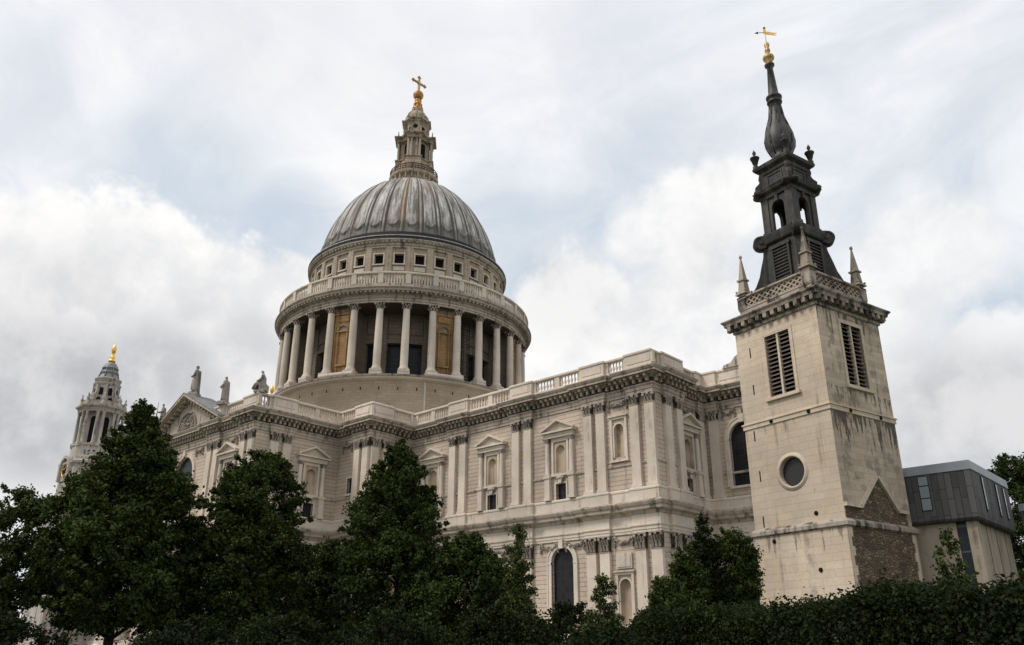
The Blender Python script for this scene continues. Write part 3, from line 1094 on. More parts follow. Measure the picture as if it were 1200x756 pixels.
# parapet (plinth, rail, solid blocks) and balustrades
mb = MB()
mb.sweep(RP, PROF_PAR0)
mb.sweep(RP, [(-0.36, 31.44), (0.02, 31.44), (0.12, 31.50), (0.12, 31.68), (0.0, 31.78), (-0.5, 31.78), (-0.5, 31.44), (-0.36, 31.44)])
BAL = []       # (origin, direction, length)
for i in range(len(SEG)):
    p0, p1 = SEG[i][0], SEG[i][1]
    L, d, nn, ang = seg_frame(p0, p1)
    for (a_, b_, o) in RUNS[i]:
        lo, hi = a_, b_
        base = (p0[0] + nn[0] * o, p0[1] + nn[1] * o)
        front_gable = (i == 4 and a_ > 9 and b_ < 27)
        if i in APSE_IDX or i == 12 or front_gable or (o < 0 and hi - lo < 1.6) or p0[1] > 12:
            o_solid = True
        else:
            o_solid = o > 0 and not (i == 8 and False)
        mtx = lambda u: Matrix.Translation((base[0] + d[0] * u, base[1] + d[1] * u, 0)) @ Matrix.Rotation(ang, 4, 'Z')
        if o_solid:
            mid, hl = (lo + hi) / 2, (hi - lo) / 2
            mb.box(-hl, hl, 0.0, 0.42, 30.21, 31.46, mtx(mid))
            if hl > 0.9 and i not in APSE_IDX:
                mb.box(-hl + 0.35, hl - 0.35, -0.05, 0.0, 30.45, 31.25, mtx(mid))
        else:
            ln = hi - lo
            m_ = 2 if ln > 6.0 else 1
            for q in range(m_ + 1):
                u = lo + ln * q / m_
                w = 0.35 if 0 < q < m_ else 0.2
                uu = min(max(u, lo + w), hi - w)
                mb.box(-w, w, -0.02, 0.44, 30.21, 31.46, mtx(uu))
            for q in range(m_):
                a2, b2 = lo + ln * q / m_ + 0.42, lo + ln * (q + 1) / m_ - 0.42
                if b2 - a2 > 0.5:
                    BAL.append((base, d, ang, a2, b2))
mb.build('parapet', 'smooth', cath)
BALP = [(0.13, 0.0), (0.13, 0.1), (0.07, 0.16), (0.15, 0.42), (0.13, 0.6), (0.065, 0.86), (0.11, 1.08), (0.13, 1.12), (0.13, 1.24)]
for (base, d, ang, a2, b2) in BAL:
    mb = MB()
    k = max(1, round((b2 - a2) / 0.44))
    for j in range(k):
        u = a2 + (j + 0.5) * (b2 - a2) / k
        mb.lathe([(r * 1.05, 30.21 + z) for r, z in BALP], 8, mat=Matrix.Translation(((j + 0.5 - k / 2) * (b2 - a2) / k, 0.2, 0)))
    um = (a2 + b2) / 2
    mb.build('balustrade', 'smooth', cath, (base[0] + d[0] * um, base[1] + d[1] * um, 0), ang)


# pilasters: front at local y = 0, body into the wall
def capital_mesh(w, z0, z1, d=0.42):
    c = MB()
    h = z1 - z0
    c.box(-w / 2 - 0.04, w / 2 + 0.04, -0.06, d, z0, z0 + 0.08)
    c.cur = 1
    c.frustum(w / 2 * 0.98, d / 2, w / 2 * 1.08, d / 2 + 0.03, z0 + 0.08, z1 - 0.16, cy=d / 2)  # dark bell: shade between the leaves put into its colour
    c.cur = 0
    rnd = random.Random(3)
    for row, (zz, nn, out) in enumerate(((0.09, 3, 0.20), (0.42, 4, 0.28))):
        for k in range(nn):
            x = -w / 2 + (k + 0.5) * w / nn
            hw = w / nn * 0.36
            zb = z0 + zz * h
            zt = zb + 0.36 * h
            c.add([(x - hw, 0, zb), (x + hw, 0, zb), (x + hw * 0.8, -out * 0.5, zt - 0.06), (x - hw * 0.8, -out * 0.5, zt - 0.06),
                   (x, -out, zt), (x, -out * 1.1, zt - 0.12), (x, -0.03 - out * 0.4, zb)],
                  [(0, 6, 3), (6, 1, 2), (6, 2, 5), (6, 5, 3), (3, 5, 4), (5, 2, 4), (3, 4, 2)])
    for sx in (-1, 1):
        c.lathe([(0.0, -0.2), (0.15, -0.2), (0.17, 0.0), (0.15, 0.05), (0, 0.05)], 10,
                mat=Matrix.Translation((sx * (w / 2 + 0.02), -0.08, z1 - 0.30)) @ Matrix.Rotation(PI / 2, 4, 'X'))
    c.box(-0.12, 0.12, -0.2, 0, z1 - 0.3, z1 - 0.08)
    c.box(-w / 2 - 0.16, w / 2 + 0.16, -0.16, d, z1 - 0.14, z1)
    return c


def pilaster_proto(w, zb, zc, zt):
    s = MB()
    s.box(-w / 2 - 0.10, w / 2 + 0.10, -0.12, 0.42, zb, zb + 0.24)
    s.box(-w / 2 - 0.05, w / 2 + 0.05, -0.07, 0.42, zb + 0.24, zb + 0.42)
    s.box(-w / 2, w / 2, 0.0, 0.42, zb + 0.42, zc)
    o = s.build('pilaster', 'pil', cath)
    cp = capital_mesh(w, zc, zt).build('capital', 'cap', o)
    kids(o, cp)
    return o


PUP = pilaster_proto(1.10, 17.30, 25.96, 27.10)
PLO = pilaster_proto(1.22, 3.5, 11.14, 12.80)
first = {}
count = 0
for i, (p0, p1, pils, ops) in enumerate(SEG):
    L, d, nn, ang = seg_frame(p0, p1)
    for c in pils:
        u = along(p0, p1, c)
        if p0[1] > 0:
            continue
        loc = (p0[0] + d[0] * u, p0[1] + d[1] * u, 0)
        for P in (PUP, PLO):
            if P not in first:
                first[P] = 1
                P.location = loc
                P.rotation_euler.z = ang
            else:
                copy_tree(P, cath, loc, ang)


# aedicules
def aedicule_proto():
    a = MB()
    # pedestals, small columns, entablature, pediment; -y outward, wall at y=0
    for sx in (-1, 1):
        a.box(sx * 1.72 - 0.42, sx * 1.72 + 0.42, -0.55, 0.0, 17.28, 17.6)
        a.box(sx * 1.72 - 0.36, sx * 1.72 + 0.36, -0.48, 0.0, 17.6, 19.75)
        a.box(sx * 1.72 - 0.44, sx * 1.72 + 0.44, -0.58, 0.0, 19.72, 20.05)
        a.lathe([(0.34, 20.05), (0.34, 20.22), (0.27, 20.3), (0.27, 22.0), (0.235, 23.75)], 12, cx=sx * 1.72, cy=-0.27)
        a.box(sx * 1.72 - 0.26, sx * 1.72 + 0.26, -0.1, 0.0, 20.05, 23.9)
    a.box(-2.06, 2.06, -0.52, 0.0, 24.22, 24.5)
    a.box(-2.10, 2.10, -0.56, 0.0, 24.5, 24.72)
    a.box(-2.36, 2.36, -0.82, 0.0, 24.76, 24.95)
    # triangular pediment: raking cornices + tympanum
    ap_, hw = 26.28, 2.42
    a.prism([(-hw + 0.15, 24.95), (hw - 0.15, 24.95), (0, ap_ - 0.2)], -0.35, 0.0)
    for sx in (-1, 1):
        a.prism([(0, ap_), (sx * hw, 25.13), (sx * hw, 24.93), (0, ap_ - 0.24)][::-sx], -0.85, 0.0)
    # window-like frame with blank arched niche
    for sx in (-1, 1):
        a.box(sx * 1.08 - 0.15, sx * 1.08 + 0.15, -0.22, 0.0, 20.05, 23.95)
    a.box(-1.23, 1.23, -0.24, 0.0, 23.78, 24.22)
    a.box(-1.3, 1.3, -0.26, 0.0, 19.9, 20.14)
    o = a.build('window_surround', 'smooth', cath)
    c = MB()
    for sx in (-1, 1):
        c.frustum(0.25, 0.25, 0.34, 0.34, 23.75, 24.1, cx=sx * 1.72, cy=-0.27)
        c.box(sx * 1.72 - 0.36, sx * 1.72 + 0.36, -0.63, 0.0, 24.1, 24.22)
        kids(o, c.build('capital', 'carved', o))
        c = MB()
    # crest over the small window
    c.frustum(0.32, 0.10, 0.5, 0.2, 19.15, 19.65, cy=-0.22)
    kids(o, c.build('keystone', 'carved', o))
    nb = MB()
    # panel filling the frame with a niche of real depth (concave half-cylinder)
    w2, zb, zs_ = 0.62, 20.3, 22.75
    N = 12
    outer = [(-0.93, 20.14), (0.93, 20.14), (0.93, 23.78), (-0.93, 23.78)]
    arcp = [(w2 * math.cos(PI * k / N), zs_ + w2 * math.sin(PI * k / N)) for k in range(N + 1)]
    yv = -0.10
    nb.add([(-0.93, yv, 20.14), (0.93, yv, 20.14), (0.93, yv, zb), (-0.93, yv, zb)], [(0, 1, 2, 3)])
    for sx in (-1, 1):
        nb.add([(sx * 0.93, yv, zb), (sx * w2, yv, zb), (sx * w2, yv, zs_), (sx * 0.93, yv, zs_)], [(0, 1, 2, 3)])
    for k in range(N):
        a1, b1 = arcp[k], arcp[k + 1]
        s1 = lambda p: (max(-0.93, min(0.93, p[0] * 1.5)), 23.78 if abs(p[0]) < 0.5 else zs_ + (23.78 - zs_) * (1 - (abs(p[0]) - 0.5) / 0.12 * 0.999))
        qa, qb = s1(a1), s1(b1)
        nb.add([(a1[0], yv, a1[1]), (qa[0], yv, qa[1]), (qb[0], yv, qb[1]), (b1[0], yv, b1[1])], [(0, 1, 2, 3)])
        nb.add([(a1[0], yv, a1[1]), (b1[0], yv, b1[1]), (b1[0], 0.35, b1[1]), (a1[0], 0.35, a1[1])], [(0, 1, 2, 3)])
    # recess surface
    for k in range(N):
        t0, t1 = PI * k / N, PI * (k + 1) / N
        x0, y0, x1, y1 = w2 * math.cos(t0), yv + 0.4 * math.sin(t0), w2 * math.cos(t1), yv + 0.4 * math.sin(t1)
        nb.add([(x0, y0, zb), (x1, y1, zb), (x1, y1, zs_), (x0, y0, zs_)], [(0, 1, 2, 3)])
        nb.add([(x0, y0, zs_), (x1, y1, zs_), (x1 * 0.55, y1 - 0.04, zs_ + w2 * 0.8), (x0 * 0.55, y0 - 0.04, zs_ + w2 * 0.8)], [(0, 1, 2, 3)])
        nb.add([(x0 * 0.55, y0 - 0.04, zs_ + w2 * 0.8), (x1 * 0.55, y1 - 0.04, zs_ + w2 * 0.8), (0, 0.05, zs_ + w2)], [(0, 1, 2)])
    kids(o, nb.build('niche', 'niche', o))
    return o


AED = aedicule_proto()
placed = False


def put_aed(x, y, ang):
    global placed
    if not placed:
        AED.location = (x, y, 0)
        AED.rotation_euler.z = ang
        placed = True
    else:
        copy_tree(AED, cath, (x, y, 0), ang)


W_ = -WALLOFF
for x in AI:
    put_aed(x, YS + W_, 0)
put_aed(12.0, YT + W_, 0)
put_aed(-12.0, YT + W_, 0)
put_aed(XT - W_, -28.7, PI / 2)
put_aed(XE2 - W_, -10.5, PI / 2)


# framed blank panel / niche of the end pavilion, upper and lower
def framed_niche(x, y, ang, zb, zt, hw, nh, nzb, nzt):
    f = MB()
    for sx in (-1, 1):
        f.box(sx * hw - 0.14, sx * hw + 0.14, -0.2, 0, zb, zt)
    f.box(-hw - 0.14, hw + 0.14, -0.21, 0, zt, zt + 0.26)
    f.box(-hw - 0.3, hw + 0.3, -0.36, 0, zt + 0.26, zt + 0.42)
    f.box(-hw - 0.24, hw + 0.24, -0.3, 0, zb - 0.22, zb)
    arch_ring(f, nh, nzt - nh, 0.16, -0.12, 0.0, nzb)
    o = f.build('niche_surround', 'smooth', cath, (x, y, 0), ang)
    g = MB()
    N = 12
    zs_ = nzt - nh
    poly = [(-nh, nzb), (nh, nzb)] + arch_pts(nh, zs_)
    for k in range(N):
        t0, t1 = PI * k / N, PI * (k + 1) / N
        x0, y0, x1, y1 = nh * math.cos(t0), 0.45 * math.sin(t0), nh * math.cos(t1), 0.45 * math.sin(t1)
        g.add([(x0, y0, nzb), (x1, y1, nzb), (x1, y1, zs_), (x0, y0, zs_)], [(0, 1, 2, 3)])
        for (f0, f1, e0, e1, l0, l1) in ((1, .8, 0, .6, 1, .85), (.8, .4, .6, .92, .85, .6), (.4, 0, .92, 1, .6, .3)):
            g.add([(x0 * f0, y0 * l0, zs_ + nh * e0), (x1 * f0, y1 * l0, zs_ + nh * e0), (x1 * f1, y1 * l1, zs_ + nh * e1), (x0 * f1, y0 * l1, zs_ + nh * e1)], [(0, 1, 2, 3)])
    g.build('niche', 'niche', o)


framed_niche(57.75, YS + W_, 0, 20.5, 24.9, 0.95, 0.62, 20.8, 24.4)
framed_niche(57.75, YS + W_, 0, 4.0, 8.9, 0.95, 0.66, 4.3, 8.5)
mb = MB()
mb.box(56.8, 58.7, YS + W_ - 0.2, YS + W_, 9.5, 11.0)
mb.box(56.95, 58.55, YS + W_ - 0.26, YS + W_ - 0.2, 9.65, 10.85)
mb.build('wall_panel', 'smooth', cath)


# carved festoons between the capitals: clusters of small lumps on a sagging rope
def festoon(x0, x1, y, ang, z, sag, org, seed=1):
    rnd = random.Random(seed)
    f = MB()
    k = max(6, int((x1 - x0) / 0.16))
    for j in range(k + 1):
        u = j / k
        x = x0 + (x1 - x0) * u
        zz = z - sag * 4 * u * (1 - u)
        for q in range(2):
            r = rnd.uniform(0.09, 0.19)
            xx, z2 = x + rnd.uniform(-.1, .1), zz + rnd.uniform(-.14, .14)
            f.lathe([(0, -r), (r * 0.8, -r * 0.6), (r, 0), (r * 0.8, r * 0.6), (0, r)], 6, smooth=False,
                    mat=Matrix.Translation((xx, -0.1 - rnd.uniform(0, .12), z2)))
    for x in (x0, x1):
        for q in range(7):
            r = rnd.uniform(0.09, 0.16)
            f.lathe([(0, -r), (r, 0), (0, r)], 6, smooth=False,
                    mat=Matrix.Translation((x + rnd.uniform(-.08, .08), -0.14, z - 0.12 - q * 0.13)))
    return f.build('festoon', 'carved', cath, org, ang)


sd_ = 0
for xc in AI:
    for sx in (-1, 1):
        sd_ += 1
        a, b_ = sorted((sx * 0.55, sx * 3.0))
        festoon(a, b_, 0, 0, 12.6, 0.45, (xc, YS + W_, 0), sd_)
festoon(-1.1, 1.1, 0, 0, 12.6, 0.6, (57.75, YS + W_, 0), 41)
festoon(-1.2, 1.2, 0, 0, 26.8, 0.4, (57.75, YS + W_, 0), 42)
festoon(-2.0, -0.5, 0, 0, 26.9, 0.3, (66.1, -6.5, 0), 43)
festoon(0.5, 2.6, 0, 0, 26.9, 0.3, (66.1, -6.5, 0), 44)
festoon(-1.4, 1.3, 0, PI / 2, 26.9, 0.35, (XE2 - W_, -10.4, 0), 45)
festoon(-1.3, 1.3, 0, 0, 26.8, 0.4, (12.0, YT + W_, 0), 46)
festoon(-4.6, -2.9, 0, 0, 26.8, 0.4, (0, YT + W_, 0), 48)
festoon(2.9, 4.6, 0, 0, 26.8, 0.4, (0, YT + W_, 0), 49)
festoon(-0.9, 0.9, 0, 0, 26.9, 0.2, (19.7, YB + W_, 0), 50)
festoon(-3.0, 0.6, 0, PI / 2, 12.6, 0.45, (XT - W_, -29.0, 0), 47)

# transept gable
mb = MB()
GH, GZ = 9.9, 34.95
yf = YT - 0.06
mb.prism([(-GH + .5, 29.7), (GH - .5, 29.7), (0, GZ - 0.75)], yf, yf + 0.6)
for sx in (-1, 1):
    for (o0, o1, t0, t1) in ((0.03, 0.28, -1.25, 0.6), (0.28, 0.62, -0.75, 0.6)):
        mb.prism([(0, GZ - o0), (sx * (GH + 0.6), 29.85 + 0.0 - o0 * 0.2), (sx * (GH + 0.6), 29.6), (0, GZ - o1 - 0.15)][::-sx], yf + t0, yf + t1)
    for k in range(11):
        u = (k + 0.6) / 11.5
        x, z = sx * GH * u, (GZ - 0.85) - (GZ - 30.2) * u
        mb.box(x - 0.16, x + 0.16, yf - 0.7, yf, z - 0.12, z + 0.22)
mb.build('pediment', 'trim', cath)
mb = MB()
for sx in (-1, 1):
    mb.prism([(0, GZ + 0.04), (sx * (GH + 0.66), 29.93), (sx * (GH + 0.66), 29.86), (0, GZ - 0.05)][::-sx], yf - 1.3, yf + 3.0)
mb.build('gable_roof', 'leadroof', cath)
mb = MB()
arch_ring(mb, 2.35, 29.9, 0.25, yf - 0.22, yf, 29.8, n=20)
rnd = random.Random(5)
for k in range(130):
    a, r_ = rnd.uniform(0.05, PI - 0.05), 2.2 * math.sqrt(rnd.random())
    rr = rnd.uniform(0.1, 0.28)
    mb.lathe([(0, -rr), (rr * .8, -rr * .5), (rr, 0), (rr * .7, rr * .6), (0, rr)], 6, smooth=False,
             mat=Matrix.Translation((r_ * math.cos(a), yf - 0.02, 29.95 + r_ * math.sin(a) * 0.98)))
mb.build('relief_carving', 'carved', cath)

# semicircular portico of the transept
mb = MB()
pp = arc(0, YT, 6.6, PI, 2 * PI, 24)
mb.sweep(pp, [(0, 12.9), (0, 13.5), (0.1, 13.6), (0.05, 14.4), (0.6, 14.9), (0.75, 15.4), (0, 15.6), (-1.4, 15.62)], False)
mb.sweep(pp, [(-1.4, 13.0), (0, 12.9)], False)
for k in range(8):
    mb.sweep(arc(0, YT, 8.9 - k * 0.42, PI, 2 * PI, 24), [(0, k * 0.36), (0, (k + 1) * 0.36), (-0.46, (k + 1) * 0.36 + 0.001)], False)
hd = [(6.0 * math.cos(t_), 15.6 + 3.2 * math.sin(t_)) for t_ in np.linspace(0, PI / 2, 10)]
mb.lathe(hd, 24, PI, 2 * PI, 0, YT)
mb.build('portico', 'smooth', cath)


# free-standing column with capital as sub-part
def column_proto(r, h, caph, name='column', mat='column', n=16, square=0.0):
    s = MB()
    k = r / 0.58
    if square:
        s.box(-r * 1.45, r * 1.45, -r * 1.45, r * 1.45, 0, 0.35 * k)
    z = 0.35 * k if square else 0
    hs = h - caph
    s.lathe([(r * 1.38, z), (r * 1.40, z + 0.12 * k), (r * 1.36, z + 0.24 * k), (r * 1.16, z + 0.30 * k), (r * 1.2, z + 0.42 * k), (r * 1.04, z + 0.55 * k),
             (r, z + 0.7 * k), (r, hs * 0.35), (r * 0.96, hs * 0.65), (r * 0.86, hs)], n)
    o = s.build(name, mat, None)
    c = MB()
    rt_ = r * 0.86
    c.lathe([(rt_, hs), (rt_ * 1.12, hs + 0.05), (rt_, hs + 0.08)], n)
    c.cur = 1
    c.lathe([(rt_, hs + 0.08), (rt_ * 1.02, hs + caph * 0.5), (rt_ * 1.24, h - caph * 0.14)], n)  # bell coloured near black as painted shade behind the leaves
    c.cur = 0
    for row in range(2):
        for q in range(8):
            a = 2 * PI * (q + 0.5 * row) / 8
            zb = hs + caph * (0.1 + 0.34 * row)
            zt = zb + caph * 0.36
            o_ = rt_ * (1.05 + 0.10 * row)
            out = rt_ * (1.45 + 0.18 * row)
            w = rt_ * 0.28
            ca, sa = math.cos(a), math.sin(a)
            def Pt(rr, t, zz):
                return (rr * ca - t * sa, rr * sa + t * ca, zz)
            c.add([Pt(o_, -w, zb), Pt(o_, w, zb), Pt(o_ * 1.08, w * .8, zt), Pt(o_ * 1.08, -w * .8, zt), Pt(out, 0, zt * .98 + zb * .02), Pt(o_ * 1.12, 0, zb)],
                  [(0, 5, 3), (5, 1, 2), (5, 2, 4), (5, 4, 3), (3, 4, 2)])
    hw = r * 1.28
    c.box(-hw, hw, -hw, hw, h - caph * 0.14, h)
    for q in range(4):
        a = PI / 4 + q * PI / 2
        c.lathe([(0, -.12 * k), (.2 * k, -.1 * k), (.2 * k, .1 * k), (0, .12 * k)], 8,
                mat=Matrix.Translation((hw * 1.15 * math.cos(a), hw * 1.15 * math.sin(a), h - caph * 0.26)) @ Matrix.Rotation(a, 4, 'Z') @ Matrix.Rotation(PI / 2, 4, 'X'))
    kids(o, c.build('capital', 'cap' if mat == 'column' else mat, o))
    return o


# portico columns
pc = column_proto(0.62, 10.0, 1.25)
pc.parent = cath
for k in range(6):
    a = PI + PI * (k + 0.5) / 6
    loc = (6.0 * math.cos(a), YT + 6.0 * math.sin(a), 2.9)
    if k == 0:
        pc.location = loc
    else:
        copy_tree(pc, cath, loc, a)

# roof behind the parapet
mb = MB()
rp = offset_path(P0, -0.6)
mb.add([(x, y, 29.3) for x, y in rp], [tuple(range(len(rp)))])
mb.build('roof', 'leadroof', cath)

# apse parapet scroll
mb = MB()
ang = PI * 1.5
mtx = Matrix.Translation((67.4, -6.6, 0))
out_ = [(-2.6, 31.7), (-2.4, 32.05), (-1.5, 32.2), (-1.0, 32.75), (-0.4, 33.1), (0.4, 33.1), (1.0, 32.75), (1.5, 32.2), (2.4, 32.05), (2.6, 31.7)]
mb.prism(out_[::-1], -0.3, 0.25, mtx)
mb.lathe([(0.0, -.15), (.42, -.15), (.5, 0), (.42, .15), (0, .15)], 14, mat=Matrix.Translation((67.4, -6.85, 32.4)) @ Matrix.Rotation(PI / 2, 4, 'X'))
mb.build('parapet_scroll', 'trim', cath)

# ---------- drum
mb = MB()
mb.lathe([(21.3, 28.5), (21.3, 39.2), (21.75, 39.3), (21.95, 39.55), (21.95, 39.85), (21.6, 39.95)], 160)
dm = mb.build('drum_base', 'drumwall', cath)
mb = MB()
for k in range(48):
    a = 2 * PI * (k + 0.5) / 48
    mb.box(21.2, 21.34, -0.07, 0.07, 37.75, 38.2, Matrix.Rotation(a, 4, 'Z'))
mb.build('drain_hole', 'dark', dm)
mb = MB()
mb.box(21.25, 21.36, -0.11, 0.11, 30, 39.25, Matrix.Rotation(R(-30.5), 4, 'Z'))
mb.build('lime_streaked_pipe', 'white_stone', dm)
mb = MB()
mb.lathe([(21.3, 39.72), (22.05, 39.74), (22.05, 40.02), (16.5, 40.05)], 160, smooth=False)
mb.build('drum_ledge', 'carved', cath)
# inner drum with dark doorways
mb = MB()
RI = 17.0
ops_ang = []
for k in range(32):
    a = 2 * PI * (k + 0.5) / 32 - 2 * PI / 64   # bay centres
NB = 32
for b_ in range(NB):
    ac = 2 * PI * b_ / NB          # open-bay centres at multiples of 11.25 deg
    solid = (b_ % 4 == 2)
    half = PI / NB
    dw = half * 0.64
    zt = 46.6
    seq = [(-half, -dw), (-dw, dw), (dw, half)]
    for (u0, u1) in seq:
        if u1 == dw and not solid:
            mb.lathe([(RI, zt), (RI, 56.3)], 2, ac + u0, ac + u1)
            # reveal
            for s_, uu in ((1, u0), (-1, u1)):
                c_, s2 = math.cos(ac + uu), math.sin(ac + uu)
                mb.add([(RI * c_, RI * s2, 40), ((RI - .8) * c_, (RI - .8) * s2, 40), ((RI - .8) * c_, (RI - .8) * s2, zt), (RI * c_, RI * s2, zt)], [(0, 1, 2, 3)])
            mb.lathe([(RI - .8, zt), (RI, zt)], 2, ac + u0, ac + u1)
        else:
            mb.lathe([(RI, 40.0), (RI, 56.3)], 2, ac + u0, ac + u1)
    # pilasters on the inner wall between the bays
    mtx = Matrix.Rotation(ac + half, 4, 'Z')
    mb.box(RI - 0.1, RI + 0.35, -0.55, 0.55, 40.0, 51.0, mtx)
    # doorway frame & lintel
    if not solid:
        m2 = Matrix.Rotation(ac, 4, 'Z')
        mb.box(RI - 0.1, RI + 0.25, -1.4, 1.4, zt, zt + 0.5, m2)
        mb.box(RI - 0.1, RI + 0.22, -1.35, -1.09, 40, zt, m2)
        mb.box(RI - 0.1, RI + 0.22, 1.09, 1.35, 40, zt, m2)
        mb.box(RI - 0.1, RI + 0.16, -1.0, 1.0, 48.2, 50.2, m2)
# ceiling of the colonnade
mb.lathe([(RI, 51.6), (21.2, 51.62)], 128)
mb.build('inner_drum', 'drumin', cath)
for b_ in range(NB):
    if b_ % 4 != 2:
        mb = MB()
        ac = 2 * PI * b_ / NB
        dw = PI / NB * 0.65
        mb.lathe([(RI - .7, 40), (RI - .7, 46.7)], 2, ac - dw, ac + dw)
        mb.build('drum_window', 'darkglass', cath)

# 32 columns
col0 = column_proto(0.60, 11.22, 1.0, square=1)
col0.parent = cath
for k in range(32):
    a = R(5.625 + 11.25 * k)
    loc = (20.85 * math.cos(a), 20.85 * math.sin(a), 40.58)
    if k == 0:
        col0.location = loc
        col0.rotation_euler.z = a
    else:
        copy_tree(col0, cath, loc, a)

# base blocks + eight filled bays with ochre niches
mb = MB()
for b_ in range(NB):
    ac = 2 * PI * b_ / NB
    if b_ % 4 == 2:
        mb.lathe([(19.4, 40.0), (21.72, 40.02), (21.8, 40.02), (21.8, 40.62), (21.7, 40.66), (19.4, 40.66)], 6, ac - R(7.6), ac + R(7.6))
        for s_ in (-1, 1):
            c_, s2 = math.cos(ac + s_ * R(7.6)), math.sin(ac + s_ * R(7.6))
            mb.add([(19.4 * c_, 19.4 * s2, 40), (21.8 * c_, 21.8 * s2, 40), (21.8 * c_, 21.8 * s2, 40.65), (19.4 * c_, 19.4 * s2, 40.65)], [(0, 1, 2, 3)])
for k in range(32):
    a = R(5.625 + 11.25 * k)
    mb.box(19.85, 21.68, -0.92, 0.92, 40.02, 40.6, Matrix.Rotation(a, 4, 'Z'))
mb.build('pedestal_course', 'smooth', cath)
for b_ in range(NB):
    if b_ % 4 != 2:
        continue
    ac = 2 * PI * b_ / NB
    w = MB()
    # local frame: x tangential, -y outward, origin at bay centre on radius 20.9
    hw = 1.62
    w.box(-hw + .03, hw - .03, 0.45, 0.75, 0.0, 11.35)
    w.box(-hw + .03, hw - .03, 0.28, 0.5, 10.2, 11.35)
    w.box(-hw, hw, 0.1, 0.46, 0.0, 0.6)
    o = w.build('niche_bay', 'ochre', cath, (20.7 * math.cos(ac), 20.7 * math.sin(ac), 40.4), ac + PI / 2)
    g = MB()
    g.box(-hw, hw, 0.7, 3.9, 0.0, 11.34)
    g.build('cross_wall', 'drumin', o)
    g = MB()
    arch_ring(g, 0.74, 7.6, 0.2, 0.22, 0.46, 2.0)
    g.box(-1.3, 1.3, 0.20, 0.46, 7.3, 7.5)
    g.box(-1.0, 1.0, 0.16, 0.46, 1.7, 2.0)
    for sx in (-1, 1):
        g.box(sx * 1.36 - 0.1, sx * 1.36 + 0.1, 0.3, 0.46, 0.6, 9.0)
        g.frustum(0.14, 0.1, 0.1, 0.08, 0.7, 1.7, cx=sx * 0.75, cy=0.36)
    g.box(-1.0, 1.0, 0.3, 0.46, 9.0, 10.0)
    g.build('niche_frame', 'ochre', o)
    h = MB()
    N = 10
    for k in range(N):
        t0, t1 = PI * k / N, PI * (k + 1) / N
        r_ = 0.70
        h.add([(r_ * math.cos(t0), 0.44, 7.6 + r_ * math.sin(t0)), (0, 0.44, 7.6), (r_ * math.cos(t1), 0.44, 7.6 + r_ * math.sin(t1))], [(0, 1, 2)])
    h.build('niche_shell', 'carved', o)
    e = MB()
    rnd = random.Random(b_)
    for q in range(40):
        rr = rnd.uniform(.09, .2)
        e.lathe([(0, -rr), (rr, 0), (0, rr)], 5, smooth=False, mat=Matrix.Translation((rnd.uniform(-1.1, 1.1), 0.25, 10.9 + rnd.uniform(-.4, .35))))
    e.build('carving', 'carved', o)

# entablature and stone gallery
mb = MB()
mb.lathe([(20.4, 51.75), (21.35, 51.78), (21.35, 52.1), (21.45, 52.12), (21.45, 52.45), (21.6, 52.55), (21.35, 52.62), (21.35, 53.1),
          (21.6, 53.2), (21.7, 53.42), (22.3, 53.5), (22.35, 53.74), (22.6, 53.95), (22.6, 54.02), (22.0, 54.1), (22.0, 54.75), (21.9, 54.8), (21.5, 54.8)], 160, smooth=False)
for k in range(192):
    a = 2 * PI * k / 192
    mb.box(21.6, 22.2, -0.14, 0.14, 53.22, 53.5, Matrix.Rotation(a, 4, 'Z'))
mb.lathe([(20.4, 56.3), (20.4, 51.75)], 96)
mb.build('drum_cornice', 'trim', cath)
mb = MB()
mb.lathe([(21.45, 56.38), (21.98, 56.38), (22.06, 56.48), (22.06, 56.68), (21.96, 56.78), (21.45, 56.8), (21.45, 56.38)], 160, smooth=False)
for k in range(32):
    mb.box(21.5, 22.02, -0.42, 0.42, 54.79, 56.4, Matrix.Rotation(R(5.625 + 11.25 * k), 4, 'Z'))
mb.build('gallery_rail', 'smooth', cath)
gb = MB()
for j in range(7):
    a = R(-5.625 + 1.5 + (11.25 - 3.0) * (j + 0.5) / 7)
    gb.lathe([(r * 1.1, 54.79 + z * 1.3) for r, z in BALP], 8, cx=21.75 * math.cos(a), cy=21.75 * math.sin(a))
g0 = gb.build('balustrade', 'smooth', cath)
for k in range(1, 32):
    copy_tree(g0, cath, (0, 0, 0), R(11.25 * k))
mb = MB()
mb.lathe([(17.0, 54.6), (21.6, 54.62)], 96)
mb.build('gallery_floor', 'leadroof', cath)

